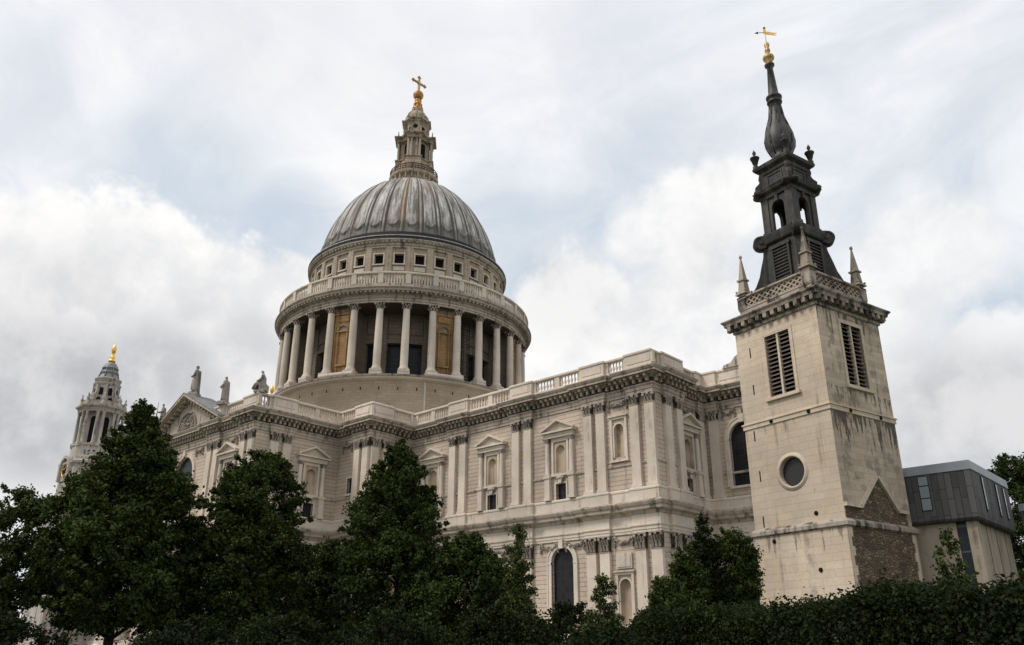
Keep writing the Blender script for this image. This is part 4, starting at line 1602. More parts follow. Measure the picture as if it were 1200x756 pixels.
# attic with 32 small windows
mb = MB()
RA = 17.05
for b_ in range(NB):
    ac = 2 * PI * (b_ + 0.5) / NB - PI / NB
    half = PI / NB
    hwa = 0.78 / RA
    z0, z1 = 60.43, 62.25
    for (u0, u1, full) in ((-half, -hwa, 1), (-hwa, hwa, 0), (hwa, half, 1)):
        if full:
            mb.lathe([(RA, 54.6), (RA, 63.4)], 2, ac + u0, ac + u1)
        else:
            mb.lathe([(RA, 54.6), (RA, z0), (RA - 0.7, z0)], 2, ac + u0, ac + u1)
            mb.lathe([(RA - 0.7, z1), (RA, z1), (RA, 63.4)], 2, ac + u0, ac + u1)
    m2 = Matrix.Rotation(ac, 4, 'Z')
    for sy in (-1, 1):
        c_, s2 = math.cos(ac + sy * hwa), math.sin(ac + sy * hwa)
        mb.add([(RA * c_, RA * s2, z0), ((RA - .7) * c_, (RA - .7) * s2, z0), ((RA - .7) * c_, (RA - .7) * s2, z1), (RA * c_, RA * s2, z1)], [(0, 1, 2, 3)])
    m3 = Matrix.Rotation(ac + half, 4, 'Z')
    mb.box(RA - .1, RA + 0.30, -0.45, 0.45, 56.5, 63.3, m3)
    mb.box(RA - .1, RA + 0.18, -0.62, -0.45, 56.5, 63.3, m3)
    mb.box(RA - .1, RA + 0.18, 0.45, 0.62, 56.5, 63.3, m3)
mb.build('attic_wall', 'attic', cath)
mb = MB()
for sy in (-1, 1):
    mb.box(-0.2, 0.14, sy * 0.88 - 0.12, sy * 0.88 + 0.12, 60.3, 62.4)
mb.box(-0.2, 0.15, -1.0, 1.0, 62.22, 62.45)
mb.box(-0.2, 0.24, -1.05, 1.05, 60.2, 60.43)
mb.box(-0.2, 0.12, -0.9, 0.9, 59.2, 59.9)
w0 = mb.build('attic_window', 'smooth', cath)
pn = MB()
pn.box(-0.66, -0.6, -0.8, 0.8, 60.4, 62.3)
kids(w0, pn.build('pane', 'dark', w0))
for k in range(32):
    a = 2 * PI * k / 32
    loc = (RA * math.cos(a), RA * math.sin(a), 0)
    if k == 0:
        w0.location = loc
        w0.rotation_euler.z = a
    else:
        copy_tree(w0, cath, loc, a)
mb = MB()
mb.lathe([(17.05, 63.25), (17.35, 63.3), (17.35, 63.6), (17.5, 63.7), (17.42, 63.75), (17.42, 64.1), (17.75, 64.3), (17.95, 64.55), (17.95, 64.7)], 160, smooth=False)
for k in range(160):
    mb.box(17.4, 17.8, -0.12, 0.12, 64.12, 64.34, Matrix.Rotation(2 * PI * k / 160, 4, 'Z'))
mb.build('attic_cornice', 'trim', cath)
mb = MB()
mb.lathe([(17.95, 64.7), (17.95, 65.2), (17.7, 65.4)], 160, smooth=False)
mb.lathe([(17.7, 65.4), (17.25, 65.6), (17.2, 65.95), (16.8, 66.2), (16.75, 66.6), (16.3, 66.8)], 160, smooth=False)
mb.build('dome_gutter', simple('gutter_lead', (0.04, 0.038, 0.037), 0.85, 0, 0.3, 1.5, 0.15), cath)
mb = MB()
mb.lathe([(17.93, 65.16), (18.02, 65.2), (18.02, 65.32), (17.9, 65.38)], 160, smooth=False)
mb.build('gutter_edge', simple('bright_lead_edge', (0.42, 0.42, 0.43), 0.45, 0, 0.2, 1.5, 0.5), cath)

# dome shell with 32 ribs and round-ended gores
mb = MB()
NS, NZ = 32 * 20, 120
v, f = [], []
for j in range(NZ + 1):
    t_ = j / NZ
    z = 66.5 + (84.3 - 66.5) * (1 - (1 - t_) ** 1.35)
    rr = 16.55 * math.sqrt(max(0.0, 1 - ((z - 62.5) / 22.5) ** 2))
    for i in range(NS):
        ph = (i % 20) / 20.0 - 0.5            # -0.5 .. 0.5, rib at +-0.5
        a = 2 * PI * i / NS
        s_ = abs(ph)
        width_m = rr * 2 * PI / 32
        off = 0.0
        if s_ > 0.44:
            off = 0.22 * math.sqrt(max(0.0, 1 - ((0.5 - s_) / 0.06) ** 2))
        elif s_ < 0.33:
            zb = 70.1 - math.sqrt(max(0, 1 - (s_ / 0.33) ** 2)) * 1.6
            if z > zb:
                off = 0.02 + 0.07 * (1 - (s_ / 0.33) ** 2)
            elif z > zb - 0.45:
                off = 0.26
        elif z > 67.4:
            off = -0.10
        v.append(((rr + off) * math.cos(a), (rr + off) * math.sin(a), z))
for j in range(NZ):
    for i in range(NS):
        i2 = (i + 1) % NS
        f.append((j * NS + i, j * NS + i2, (j + 1) * NS + i2, (j + 1) * NS + i))
mb.add(v, f, True)
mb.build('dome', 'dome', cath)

# ---------- lantern
lan = MB()
lan.lathe([(4.3, 83.6), (4.55, 84.2), (4.75, 84.3), (4.75, 84.55), (4.15, 84.7), (4.15, 85.6), (4.65, 85.9), (4.75, 86.15), (4.75, 86.45), (3.0, 86.5)], 48, smooth=False)
for k in range(24):
    lan.box(4.1, 4.6, -0.12, 0.12, 84.8, 85.9, Matrix.Rotation(2 * PI * k / 24, 4, 'Z'))
lan.lathe([(3.75, 86.4), (3.75, 88.3), (3.85, 88.4), (3.6, 88.6), (3.2, 88.7)], 32, smooth=False)
base_l = lan.build('lantern_gallery', 'lantern', cath)
mb = MB()
for k in range(48):
    a = 2 * PI * k / 48
    mb.tube((4.55 * math.cos(a), 4.55 * math.sin(a), 86.4), (4.55 * math.cos(a), 4.55 * math.sin(a), 87.75), 0.06, 0.06, 5)
for z in (86.9, 87.3, 87.75):
    mb.lathe([(4.5, z - .05), (4.62, z - .05), (4.62, z + .05), (4.5, z + .05), (4.5, z - .05)], 48)
mb.build('gallery_railing', 'ironrail', cath)


def cross_plan(arm, hw, core, rot=PI / 4):
    pts = []
    base = [(arm, -hw), (arm, hw), (core, hw), (core * .92, core * .92), (hw, core)]
    for q in range(4):
        a = q * PI / 2 + rot
        for (x, y) in base[:2] + [(core, hw), (hw, core)]:
            pts.append((x * math.cos(a) - y * math.sin(a), x * math.sin(a) + y * math.cos(a)))
    return pts


pl = cross_plan(3.3, 1.3, 2.45)
mb = MB()
mb.sweep(pl, [(0.35, 88.3), (0.35, 88.9), (0.2, 89.1), (0.2, 89.9), (0.4, 90.0), (0.4, 90.15), (-0.9, 90.2)])
core = cross_plan(2.75, 0.75, 2.2)
mb.sweep(core, [(0, 90.0), (0, 94.6)])
mb.sweep(pl, [(-0.9, 94.45), (0.1, 94.5), (0.1, 94.75), (0.2, 94.8), (0.2, 95.0), (0.62, 95.15), (0.72, 95.4), (0.0, 95.55), (-1.5, 95.8)])
mb.build('lantern_stage', 'lantern', cath)
for q in range(4):
    mb = MB()
    a = q * PI / 2
    m2 = Matrix.Rotation(a, 4, 'Z')
    poly = [(-0.55, 90.3), (0.55, 90.3)] + arch_pts(0.55, 93.4)
    mb.prism(poly, -2.28, -2.1, m2)
    mb.build('lantern_opening', 'dark', cath)
lc = column_proto(0.24, 4.35, 0.5, mat='lantern', n=10)
lc.parent = cath
i_ = 0
for q in range(4):
    a = q * PI / 2 + PI / 4
    for (x, y) in ((3.15, -1.1), (3.15, 1.1), (3.15, -0.5), (3.15, 0.5)):
        loc = (x * math.cos(a) - y * math.sin(a), x * math.sin(a) + y * math.cos(a), 90.15)
        if i_ == 0:
            lc.location = loc
        else:
            copy_tree(lc, cath, loc, a)
        i_ += 1
# urn finials at the corners of the lantern
uf = MB()
uf.lathe([(0.2, 0), (0.2, 0.2), (0.08, 0.35), (0.2, 0.6), (0.1, 0.9), (0.12, 1.2), (0.02, 1.7)], 8)
i_ = 0
u0 = uf.build('urn', 'lantern', cath)
for q in range(4):
    a = q * PI / 2 + PI / 4
    for (x, y) in ((3.3, -1.2), (3.3, 1.2)):
        loc = (x * math.cos(a) - y * math.sin(a), x * math.sin(a) + y * math.cos(a), 95.35)
        if i_ == 0:
            u0.location = loc
        else:
            copy_tree(u0, cath, loc)
        i_ += 1
mb = MB()
pl2 = cross_plan(2.45, 0.95, 1.75)
mb.sweep(pl2, [(0.2, 95.5), (0.2, 96.1), (0, 96.3), (0, 98.7), (0.1, 98.75), (0.1, 99.1), (0.35, 99.3), (0.4, 99.55), (-0.3, 99.7), (-2.2, 100.4)])
mb.build('upper_lantern', 'lantern', cath)
for q in range(4):
    mb = MB()
    m2 = Matrix.Rotation(q * PI / 2 + PI / 4, 4, 'Z')
    mb.lathe([(0, -.06), (.46, -.06), (.46, .06), (0, .06)], 14, mat=m2 @ Matrix.Translation((2.47, 0, 97.6)) @ Matrix.Rotation(PI / 2, 4, 'Y'))
    mb.build('round_window', 'dark', cath)
    mb = MB()
    m3 = Matrix.Rotation(q * PI / 2, 4, 'Z')
    mb.lathe([(0, -.06), (.42, -.06), (.42, .06), (0, .06)], 14, mat=m3 @ Matrix.Translation((1.95, 0, 97.6)) @ Matrix.Rotation(PI / 2, 4, 'Y'))
    mb.build('round_window', 'dark', cath)
mb = MB()
mb.lathe([(2.45, 99.5), (2.45, 99.7), (2.3, 99.8), (2.35, 100.3), (2.15, 101.0), (1.7, 101.7), (1.15, 102.2), (1.0, 102.4), (1.15, 102.55), (1.15, 102.8), (0.9, 102.9)], 32)
for k in range(8):
    a = 2 * PI * k / 8
    for (r0, z0, r1, z1) in ((2.38, 100.2, 2.2, 101.0), (2.2, 101.0, 1.75, 101.7), (1.75, 101.7, 1.15, 102.25)):
        mb.tube((r0 * math.cos(a), r0 * math.sin(a), z0), (r1 * math.cos(a), r1 * math.sin(a), z1), 0.12, 0.1, 6)
mb.build('cupola', 'lantern', cath)
mb = MB()
mb.lathe([(0.9, 102.8), (1.1, 103.1), (0.95, 103.5), (0.62, 103.7), (0.7, 104.2), (0.9, 104.35), (0.7, 104.55), (0.55, 104.9), (0.75, 105.2), (0.6, 105.5)], 20)
for k in range(8):
    a = 2 * PI * k / 8
    mb.tube((1.05 * math.cos(a), 1.05 * math.sin(a), 103.0), (.6 * math.cos(a), .6 * math.sin(a), 104.6), 0.16, 0.1, 6)
mb.lathe([(0.02, 105.45), (0.5, 105.55), (0.87, 106.0), (1.0, 106.6), (0.87, 107.15), (0.5, 107.6), (0.2, 107.75)], 24)
for z, r_ in ((106.3, 1.02), (106.6, 1.04), (106.9, 1.02)):
    mb.lathe([(r_, z - .03), (r_ + .03, z), (r_, z + .03)], 24)
mb.build('ball', 'gold', cath)
mb = MB()
# cross, arms running north-south
mb.tube((0, 0, 107.6), (0, 0, 108.4), 0.30, 0.2, 8)
mb.frustum(0.17, 0.22, 0.15, 0.17, 108.2, 110.9)
mb.box(-0.14, 0.14, -1.45, 1.45, 109.5, 109.85)
for (y, z) in ((-1.5, 109.67), (1.5, 109.67), (0, 111.0)):
    for (dy, dz) in ((0.24, 0), (-0.24, 0), (0, 0.24), (0, -0.24), (0, 0)):
        r_ = 0.22
        mb.lathe([(0, -r_), (r_ * .8, -r_ * .6), (r_, 0), (r_ * .8, r_ * .6), (0, r_)], 8, mat=Matrix.Translation((0, y + dy, z + dz)))
for a in range(4):
    aa = PI / 4 + a * PI / 2
    mb.tube((0, 0, 109.67), (0, 0.75 * math.cos(aa), 109.67 + 0.75 * math.sin(aa)), 0.1, 0.03, 6)
mb.build('cross', 'weathergold', cath)

# scaffold in one bay of the colonnade
mb = MB()
a0 = R(-13)
for k in range(3):
    for rr in (18.6, 19.6):
        a = a0 + k * 0.06
        mb.tube((rr * math.cos(a), rr * math.sin(a), 40.1), (rr * math.cos(a), rr * math.sin(a), 51.3), 0.05, 0.05, 5)
for z in np.arange(41, 51, 1.5):
    for rr in (18.6, 19.6):
        mb.tube((rr * math.cos(a0), rr * math.sin(a0), z), (rr * math.cos(a0 + .12), rr * math.sin(a0 + .12), z), 0.04, 0.04, 5)
    mb.tube((19.6 * math.cos(a0), 19.6 * math.sin(a0), z), (19.6 * math.cos(a0 + .12), 19.6 * math.sin(a0 + .12), z + 1.5), 0.04, 0.04, 5)
tag(mb.build('scaffold', 'iron'), 'thin tube scaffold standing inside an open bay of the drum colonnade', 'scaffold')


# ---------- west towers (parts of the cathedral, pieces as sub-parts)
def octa(r, rot=PI / 8):
    return [(r * math.cos(rot + k * PI / 4), r * math.sin(rot + k * PI / 4)) for k in range(8)]


def west_tower(tx, ty, south):
    b = MB()
    sq = [(-5.9, -5.9), (5.9, -5.9), (5.9, 5.9), (-5.9, 5.9)]
    b.sweep(sq, [(0.3, 0), (0.3, 3.2), (0, 3.3), (0, 12.9), (0.1, 13.4), (0, 14.5), (0.8, 15.4), (0.8, 15.7), (0, 16.0), (0, 27.2), (0.1, 28),
                 (1.0, 29.2), (1.1, 29.5), (0, 29.9), (0, 31.8), (-1, 31.82)])
    # clock stage with curved-cornered body
    sq2 = [(-5.0, -5.0), (5.0, -5.0), (5.0, 5.0), (-5.0, 5.0)]
    ch = []
    for (sx, sy) in ((-1, -1), (1, -1), (1, 1), (-1, 1)):
        p, q = (sx * 4.9, sy * 3.6), (sx * 3.6, sy * 4.9)
        ch += ([p, q] if sx * sy > 0 else [q, p])
    b.sweep(ch, [(0.2, 31.8), (0.2, 32.4), (0, 32.6), (0, 37.6), (0.1, 37.9), (0.5, 38.3), (0.55, 38.7), (0.0, 39.0), (0.0, 39.6), (-0.9, 39.9), (-4, 39.95)])
    o = b.build('bell_tower', 'wtower', cath, (tx, ty, 0))
    s = MB()
    s.sweep(octa(4.7), [(0.1, 39.6), (0.1, 40.3), (0, 40.4), (0, 42.3), (0.2, 42.5), (0.25, 42.8), (-1.5, 42.85)])
    s.sweep(octa(3.35), [(0, 42.8), (0, 50.0)])
    s.sweep(octa(4.65), [(-1.5, 49.9), (0.05, 49.95), (0.1, 50.3), (0.2, 50.4), (0.2, 50.6), (0.62, 50.9), (0.7, 51.2), (0, 51.4), (-0.2, 51.5), (-0.2, 52.3), (-0.1, 52.5), (-1.2, 52.6)])
    s.sweep(octa(3.3), [(0, 52.4), (0, 53.6), (0.15, 53.7), (-0.3, 53.9)])
    s.sweep(octa(2.5), [(0, 53.6), (0, 56.3), (0.1, 56.4), (0.35, 56.8), (0.35, 57.0), (-0.2, 57.1)])
    s.lathe([(2.45, 57.0), (2.5, 57.6), (2.75, 57.85), (2.8, 58.1), (2.3, 58.3)], 24)
    for k in range(24):
        a = k * PI / 12
        s.lathe([(0, -.14), (.14, 0), (0, .14)], 6, cx=2.55 * math.cos(a), cy=2.55 * math.sin(a), mat=Matrix.Translation((0, 0, 57.35)))
    for k in range(8):
        m2 = Matrix.Rotation(k * PI / 4 + PI / 8, 4, 'Z')
        s.box(2.35, 2.75, -0.22, 0.22, 53.9, 56.5, m2)
        s.box(4.3, 4.95, -0.75, 0.75, 51.1, 51.45, m2)
        s.box(4.2, 4.85, -0.7, 0.7, 42.2, 42.85, m2)
        s.box(3.2, 3.5, -0.5, 0.5, 51.5, 53.6, m2)
    s.build('belfry', 'wtower', o)
    for k in range(8):
        m2 = Matrix.Rotation(k * PI / 4, 4, 'Z')
        for pz in (([(-0.62, 43.3), (0.62, 43.3)] + arch_pts(0.62, 48.4), -3.18, -3.05),
                   ([(-0.5, 52.5), (0.5, 52.5)] + arch_pts(0.5, 52.9), -3.14, -3.0),
                   ([(-0.42, 54.0), (0.42, 54.0)] + arch_pts(0.42, 55.4), -2.39, -2.25)):
            dk = MB()
            dk.prism(*pz, m2)
            dk.build('opening', 'dark', o)
    for k in range(8):
        a = PI / 8 + k * PI / 4
        for da in (-0.13, 0.13):
            c = MB()
            c.lathe([(0.42, 42.8), (0.42, 43.1), (0.33, 43.3), (0.33, 46), (0.28, 49.3), (0.42, 49.85), (0.44, 49.95)], 10)
            c.build('column', 'wtower', o, (4.35 * math.cos(a + da), 4.35 * math.sin(a + da), 0))
        u = MB()
        u.lathe([(0.4, 51.4), (0.4, 52.2), (0.28, 52.3), (0.15, 52.5), (0.38, 52.9), (0.3, 53.2), (0.1, 53.35), (0.18, 53.7), (0.02, 54.2)], 10)
        u.build('urn', 'wtower', o, (4.35 * math.cos(a), 4.35 * math.sin(a), 0))
        p = MB()
        m2 = Matrix.Rotation(a, 4, 'Z')
        p.prism([(2.3, 56.6), (2.3, 53.6), (3.6, 53.6), (3.3, 54.2), (2.8, 54.6), (2.7, 56.0)], -0.18, 0.18, m2)
        p.build('buttress', 'wtower', o)
    r = MB()
    r.lathe([(2.55, 57.9), (2.5, 58.15), (2.1, 58.6), (1.9, 59.1), (1.78, 59.5), (1.95, 59.52), (1.95, 59.72), (1.62, 59.8), (1.52, 60.6), (1.72, 60.65), (1.74, 60.85), (1.5, 60.95), (1.42, 61.4), (1.05, 62.0), (0.6, 62.3), (0.6, 62.5)], 24)
    for k in range(8):
        r.tube((2.3 * math.cos(k * PI / 4), 2.3 * math.sin(k * PI / 4), 58.2), (1.5 * math.cos(k * PI / 4), 1.5 * math.sin(k * PI / 4), 61.2), 0.10, 0.08, 6)
    r.build('lead_cap', 'bluelead', o)
    g = MB()
    g.lathe([(0.7, 62.4), (0.85, 62.6), (0.6, 62.9), (0.42, 63.2), (0.62, 63.5), (0.36, 63.8), (0.26, 64.4), (0.42, 64.7), (0.55, 65.2), (0.55, 65.6), (0.4, 66.1), (0.18, 66.5), (0.02, 66.75)], 14)
    g.build('pineapple', 'gold2', o)
    # clock under a curved pediment on the outer face
    ca = MB()
    m2 = Matrix.Identity(4) if south else Matrix.Rotation(PI, 4, 'Z')
    arch_ring(ca, 2.1, 37.4, 0.6, -5.7, -4.7, 34.8, m2)
    ca.prism([(-2.1, 34.8), (2.1, 34.8)] + arch_pts(2.1, 37.4), -5.1, -4.9, m2)
    cs = ca.build('clock_surround', 'wtower', o)
    fm = MB()
    fm.lathe([(0, -.08), (1.5, -.08), (1.5, .08), (0, .08)], 32, mat=m2 @ Matrix.Translation((0, -5.18, 37.2)) @ Matrix.Rotation(PI / 2, 4, 'X'))
    fm.build('clock_face', 'dark', o)
    gd = MB()
    gd.lathe([(1.42, -.06), (1.56, -.06), (1.56, .06), (1.42, .06), (1.42, -.06)], 32, mat=m2 @ Matrix.Translation((0, -5.28, 37.2)) @ Matrix.Rotation(PI / 2, 4, 'X'))
    for k in range(12):
        aa = k * PI / 6
        gd.box(-.06, .06, -.05, .05, 1.05, 1.35, m2 @ Matrix.Translation((0, -5.3, 37.2)) @ Matrix.Rotation(aa, 4, 'Y'))
    gd.box(-.06, .06, -.05, .05, 0, 1.15, m2 @ Matrix.Translation((0, -5.33, 37.2)) @ Matrix.Rotation(0.9, 4, 'Y'))
    gd.box(-.08, .08, -.05, .05, 0, .8, m2 @ Matrix.Translation((0, -5.33, 37.2)) @ Matrix.Rotation(-1.4, 4, 'Y'))
    gd.build('clock_dial', 'gold2', o)


west_tower(-78.06, -20.44, True)
west_tower(-78.06, 20.44, False)
mb = MB()
mb.box(-86, -69.5, -14.3, 14.3, 0, 31.5)
mb.prism([(-12, 31.5), (12, 31.5), (0, 38)], -85.5, -70, Matrix.Rotation(-PI / 2, 4, 'Z'))
mb.build('west_front', 'wall', cath)


# ------------------------------------------------------------------ statues
def skin_figure(name, pose, scale, loc, rz):
    """one continuous robed body: skinned skeleton"""
    me = bpy.data.meshes.new(name)
    vs, es, rad = pose
    me.from_pydata([tuple(c * scale for c in v_) for v_ in vs], es, [])
    o = bpy.data.objects.new(name, me)
    COL.objects.link(o)
    md = o.modifiers.new('skin', 'SKIN')
    sk = me.skin_vertices[0].data
    for i, r_ in enumerate(rad):
        rr = r_ if isinstance(r_, tuple) else (r_, r_)
        sk[i].radius = (rr[0] * scale, rr[1] * scale)
    sk[0].use_root = True
    ss = o.modifiers.new('sub', 'SUBSURF')
    ss.levels = ss.render_levels = 2
    dt = bpy.data.textures.new(name + '_folds', 'CLOUDS')
    dt.noise_scale = 0.30
    dm_ = o.modifiers.new('folds', 'DISPLACE')
    dm_.texture = dt
    dm_.strength = 0.14
    dm_.mid_level = 0.5
    me.materials.append(M['statue'])
    o.location = loc
    o.rotation_euler.z = rz
    return o


# figure facing local -y, total height about 1.85 units
STAND = ([(0, 0, 0.95), (0, 0, 1.2), (0, 0.0, 1.42), (0, -0.01, 1.56), (0, -0.03, 1.72), (0, -0.02, 1.84),
          (-0.20, 0, 1.42), (-0.30, -0.04, 1.15), (-0.30, -0.28, 1.12), (-0.32, -0.42, 1.16),
          (0.20, 0, 1.42), (0.31, 0.0, 1.15), (0.24, -0.22, 1.02), (0.18, -0.30, 1.04),
          (0, 0, 0.6), (0, -0.0, 0.25), (0, -0.02, 0.02)],
         [(0, 1), (1, 2), (2, 3), (3, 4), (4, 5), (2, 6), (6, 7), (7, 8), (8, 9), (2, 10), (10, 11), (11, 12), (12, 13), (0, 14), (14, 15), (15, 16)],
         [(0.21, 0.17), (0.21, 0.16), (0.17, 0.13), 0.065, 0.115, 0.09, 0.10, 0.085, 0.065, 0.05, 0.10, 0.085, 0.065, 0.05, (0.23, 0.2), (0.26, 0.22), (0.30, 0.25)])
SIT = ([(0, 0.1, 0.55), (0, 0.12, 0.8), (0, 0.1, 1.08), (0, 0.06, 1.22), (0, -0.02, 1.38), (0, -0.02, 1.49),
        (-0.2, 0.1, 1.06), (-0.28, 0.0, 0.82), (-0.18, -0.26, 0.72), (-0.1, -0.36, 0.74),
        (0.2, 0.1, 1.06), (0.30, 0.05, 0.82), (0.22, -0.2, 0.70), (0.16, -0.3, 0.70),
        (-0.14, -0.30, 0.54), (-0.16, -0.42, 0.05), (0.14, -0.30, 0.54), (0.18, -0.52, 0.08), (0, 0.15, 0.2)],
       [(0, 1), (1, 2), (2, 3), (3, 4), (4, 5), (2, 6), (6, 7), (7, 8), (8, 9), (2, 10), (10, 11), (11, 12), (12, 13), (0, 14), (14, 15), (0, 16), (16, 17), (0, 18)],
       [(0.22, 0.2), (0.21, 0.18), (0.17, 0.14), 0.065, 0.115, 0.09, 0.10, 0.085, 0.065, 0.05, 0.10, 0.085, 0.065, 0.05, 0.16, 0.13, 0.16, 0.13, 0.26])


def cloak(scale, z0=0.0, h=1.45):
    c = MB()
    n_ = 18
    v, f = [], []
    rnd = random.Random(9)
    for j in range(9):
        t_ = j / 8
        z = z0 + h * t_
        for i in range(n_ + 1):
            a = R(-25) + R(230) * i / n_
            r_ = 0.34 - 0.10 * t_ + 0.022 * math.sin(i * 2.1 + t_ * 2)
            v.append((r_ * math.cos(a) * 1.02 * scale, (r_ * math.sin(a) * 0.8 + 0.02) * scale, z * scale))
    for j in range(8):
        for i in range(n_):
            f.append((j * (n_ + 1) + i, j * (n_ + 1) + i + 1, (j + 1) * (n_ + 1) + i + 1, (j + 1) * (n_ + 1) + i))
    c.add(v, f, True)
    return c


def statue(pose, scale, loc, rz, label, staff=None, block=1.0, seat=False):
    root = empty('statue', loc, rz)
    tag(root, label, 'statue', 'stone statues along the transept roof')
    fg = skin_figure('figure', pose, scale, (0, 0, block), 0)
    fg.parent = root
    b = MB()
    b.box(-0.75, 0.75, -0.65, 0.65, 0, block * 0.75)
    b.frustum(0.75, 0.65, 0.6, 0.5, block * 0.75, block + 0.05)
    if seat:
        b.box(-0.6, 0.6, -0.1, 0.8, block, block + 0.45 * scale)
    b.build('pedestal', 'statue', root)
    if not seat:
        ck = cloak(scale).build('cloak', 'statue', root, (0, 0, block))
        sol = ck.modifiers.new('thick', 'SOLIDIFY')
        sol.thickness = 0.1
    if staff:
        s = MB()
        x = -0.32 * scale
        y = -0.42 * scale
        s.tube((x, y, block + staff[0] * scale), (x, y, block + staff[1] * scale), 0.07, 0.05, 6)
        if staff[2]:
            s.box(x - 0.4, x + 0.4, y - .06, y + .06, block + staff[1] * scale * 0.8, block + staff[1] * scale * 0.8 + .14)
        s.build('staff', 'statue', root)
    return root


statue(STAND, 2.15, (0.2, YT + 0.1, 34.35), R(-50), 'tall robed stone saint standing on the apex of the transept gable', (0.3, 1.05, False), 0.9)
statue(STAND, 1.9, (8.9, YT + 0.1, 31.7), R(-60), 'robed stone saint with outstretched hand between gable foot and balustrade', (0.55, 1.3, True), 0.5)
statue(STAND, 1.75, (-8.9, YT + 0.1, 31.7), R(-20), 'small stone saint with a long staff left of the gable, half behind its slope', (0.0, 2.0, False), 0.5)
statue(SIT, 1.85, (17.2, YT + 0.5, 31.72), R(-50), 'seated stone saint on the corner block of the transept parapet', None, 0.25, True)

# ------------------------------------------------------------------ CHURCH TOWER (south-east)
tw = empty('church_tower', (87.553, -38.981, 0), -0.24)
tag(tw, 'square pale stone church tower with black lead spire and rubble lower wall', 'church tower')
HS = 3.1


def sqp(h):
    return [(-h, -h), (h, -h), (h, h), (-h, h)]


def tower_wall(mb, side, z0, z1, ops, h=HS):
    q = sqp(h)
    wall_panel(mb, q[side], q[(side + 1) % 4], z0, z1, [(o[0] + h, *o[1:]) for o in ops], 0.45)


# south and west faces clean, east face stained, low east wall of rubble
LW = (0.10, 0.92, 16.15, 20.1, False)
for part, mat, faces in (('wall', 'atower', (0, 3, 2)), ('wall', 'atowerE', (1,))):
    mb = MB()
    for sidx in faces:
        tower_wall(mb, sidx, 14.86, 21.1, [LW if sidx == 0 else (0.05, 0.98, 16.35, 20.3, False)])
        if sidx == 0:
            # round window: square hole filled by a ring face
            tower_wall(mb, sidx, 8.3, 14.86, [(0.03, 1.05, 10.46, 12.56, False)])
            N = 32
            cx_, cz_, r_ = 0.03, 11.51, 0.86
            for k in range(N):
                t0, t1 = 2 * PI * k / N, 2 * PI * (k + 1) / N
                def sqr(t):
                    c_, s_ = math.cos(t), math.sin(t)
                    mm = 1.05 / max(abs(c_), abs(s_))
                    return (cx_ + c_ * mm, cz_ + s_ * mm)
                a, b_ = (cx_ + r_ * math.cos(t0), cz_ + r_ * math.sin(t0)), (cx_ + r_ * math.cos(t1), cz_ + r_ * math.sin(t1))
                qa, qb = sqr(t0), sqr(t1)
                mb.add([(a[0], -HS, a[1]), (qa[0], -HS, qa[1]), (qb[0], -HS, qb[1]), (b_[0], -HS, b_[1])], [(0, 1, 2, 3)])
                mb.add([(a[0], -HS, a[1]), (b_[0], -HS, b_[1]), (b_[0], -HS + .4, b_[1]), (a[0], -HS + .4, a[1])], [(0, 1, 2, 3)])
        else:
            tower_wall(mb, sidx, 8.3, 14.86, [])
        if sidx != 1:
            tower_wall(mb, sidx, 0, 8.3, [], HS + 0.10)
    mb.build(part, mat, tw)
mb = MB()
tower_wall(mb, 1, 0, 8.3, [], HS + 0.06)
# old gable outline of rubble on the east face
gp = [(-3.0, 8.45), (2.7, 8.45), (2.6, 9.1), (1.75, 9.18), (0.2, 10.95), (-1.7, 9.12), (-3.0, 9.15)]
ME = Matrix.Rotation(PI / 2, 4, 'Z')          # local x -> y, local -y -> +x
mb.prism(gp, -HS - 0.035, -HS + 0.05, ME)
mb.build('rubble_wall', 'rubble', tw)
mb = MB()
# drip mould over the gable
for (a, b_) in (((-3.1, 9.12), (-1.7, 9.1)), ((-1.7, 9.1), (0.2, 10.98)), ((0.2, 10.98), (1.75, 9.15)), ((1.75, 9.15), (2.7, 9.12))):
    dx, dz = b_[0] - a[0], b_[1] - a[1]
    l_ = math.hypot(dx, dz)
    nx, nz = -dz / l_ * 0.20, dx / l_ * 0.20
    mb.prism([a, b_, (b_[0] + nx, b_[1] + nz), (a[0] + nx, a[1] + nz)], -HS - 0.2, -HS, ME)
mb.build('drip_mould', 'atower', tw)
mb = MB()
mb.sweep(sqp(HS), [(0.10, 8.02), (0.24, 8.10), (0.24, 8.30), (0.05, 8.48), (0.0, 8.5)])
mb.build('lower_string_course', 'atrim', tw)
mb = MB()
mb.sweep(sqp(HS), [(0.0, 14.56), (0.07, 14.58), (0.07, 14.82), (0.13, 14.84), (0.13, 14.92), (0.0, 14.98)])
mb.build('middle_string_course', 'atower', tw)
# quoin strips on the front corner of the rubble wall
for edge in (0, 1):
    mb = MB()
    for k in range(16):
        w = 0.42 if k % 2 else 0.25
        if edge:
            mb.box(HS + 0.055, HS + 0.10, HS - w * .8, HS, k * 0.5, k * 0.5 + 0.5)
        else:
            mb.box(HS + 0.055, HS + 0.10, -HS - 0.1, -HS - 0.1 + w, k * 0.5, k * 0.5 + 0.5)
    mb.build('quoin_strip', 'atower', tw)


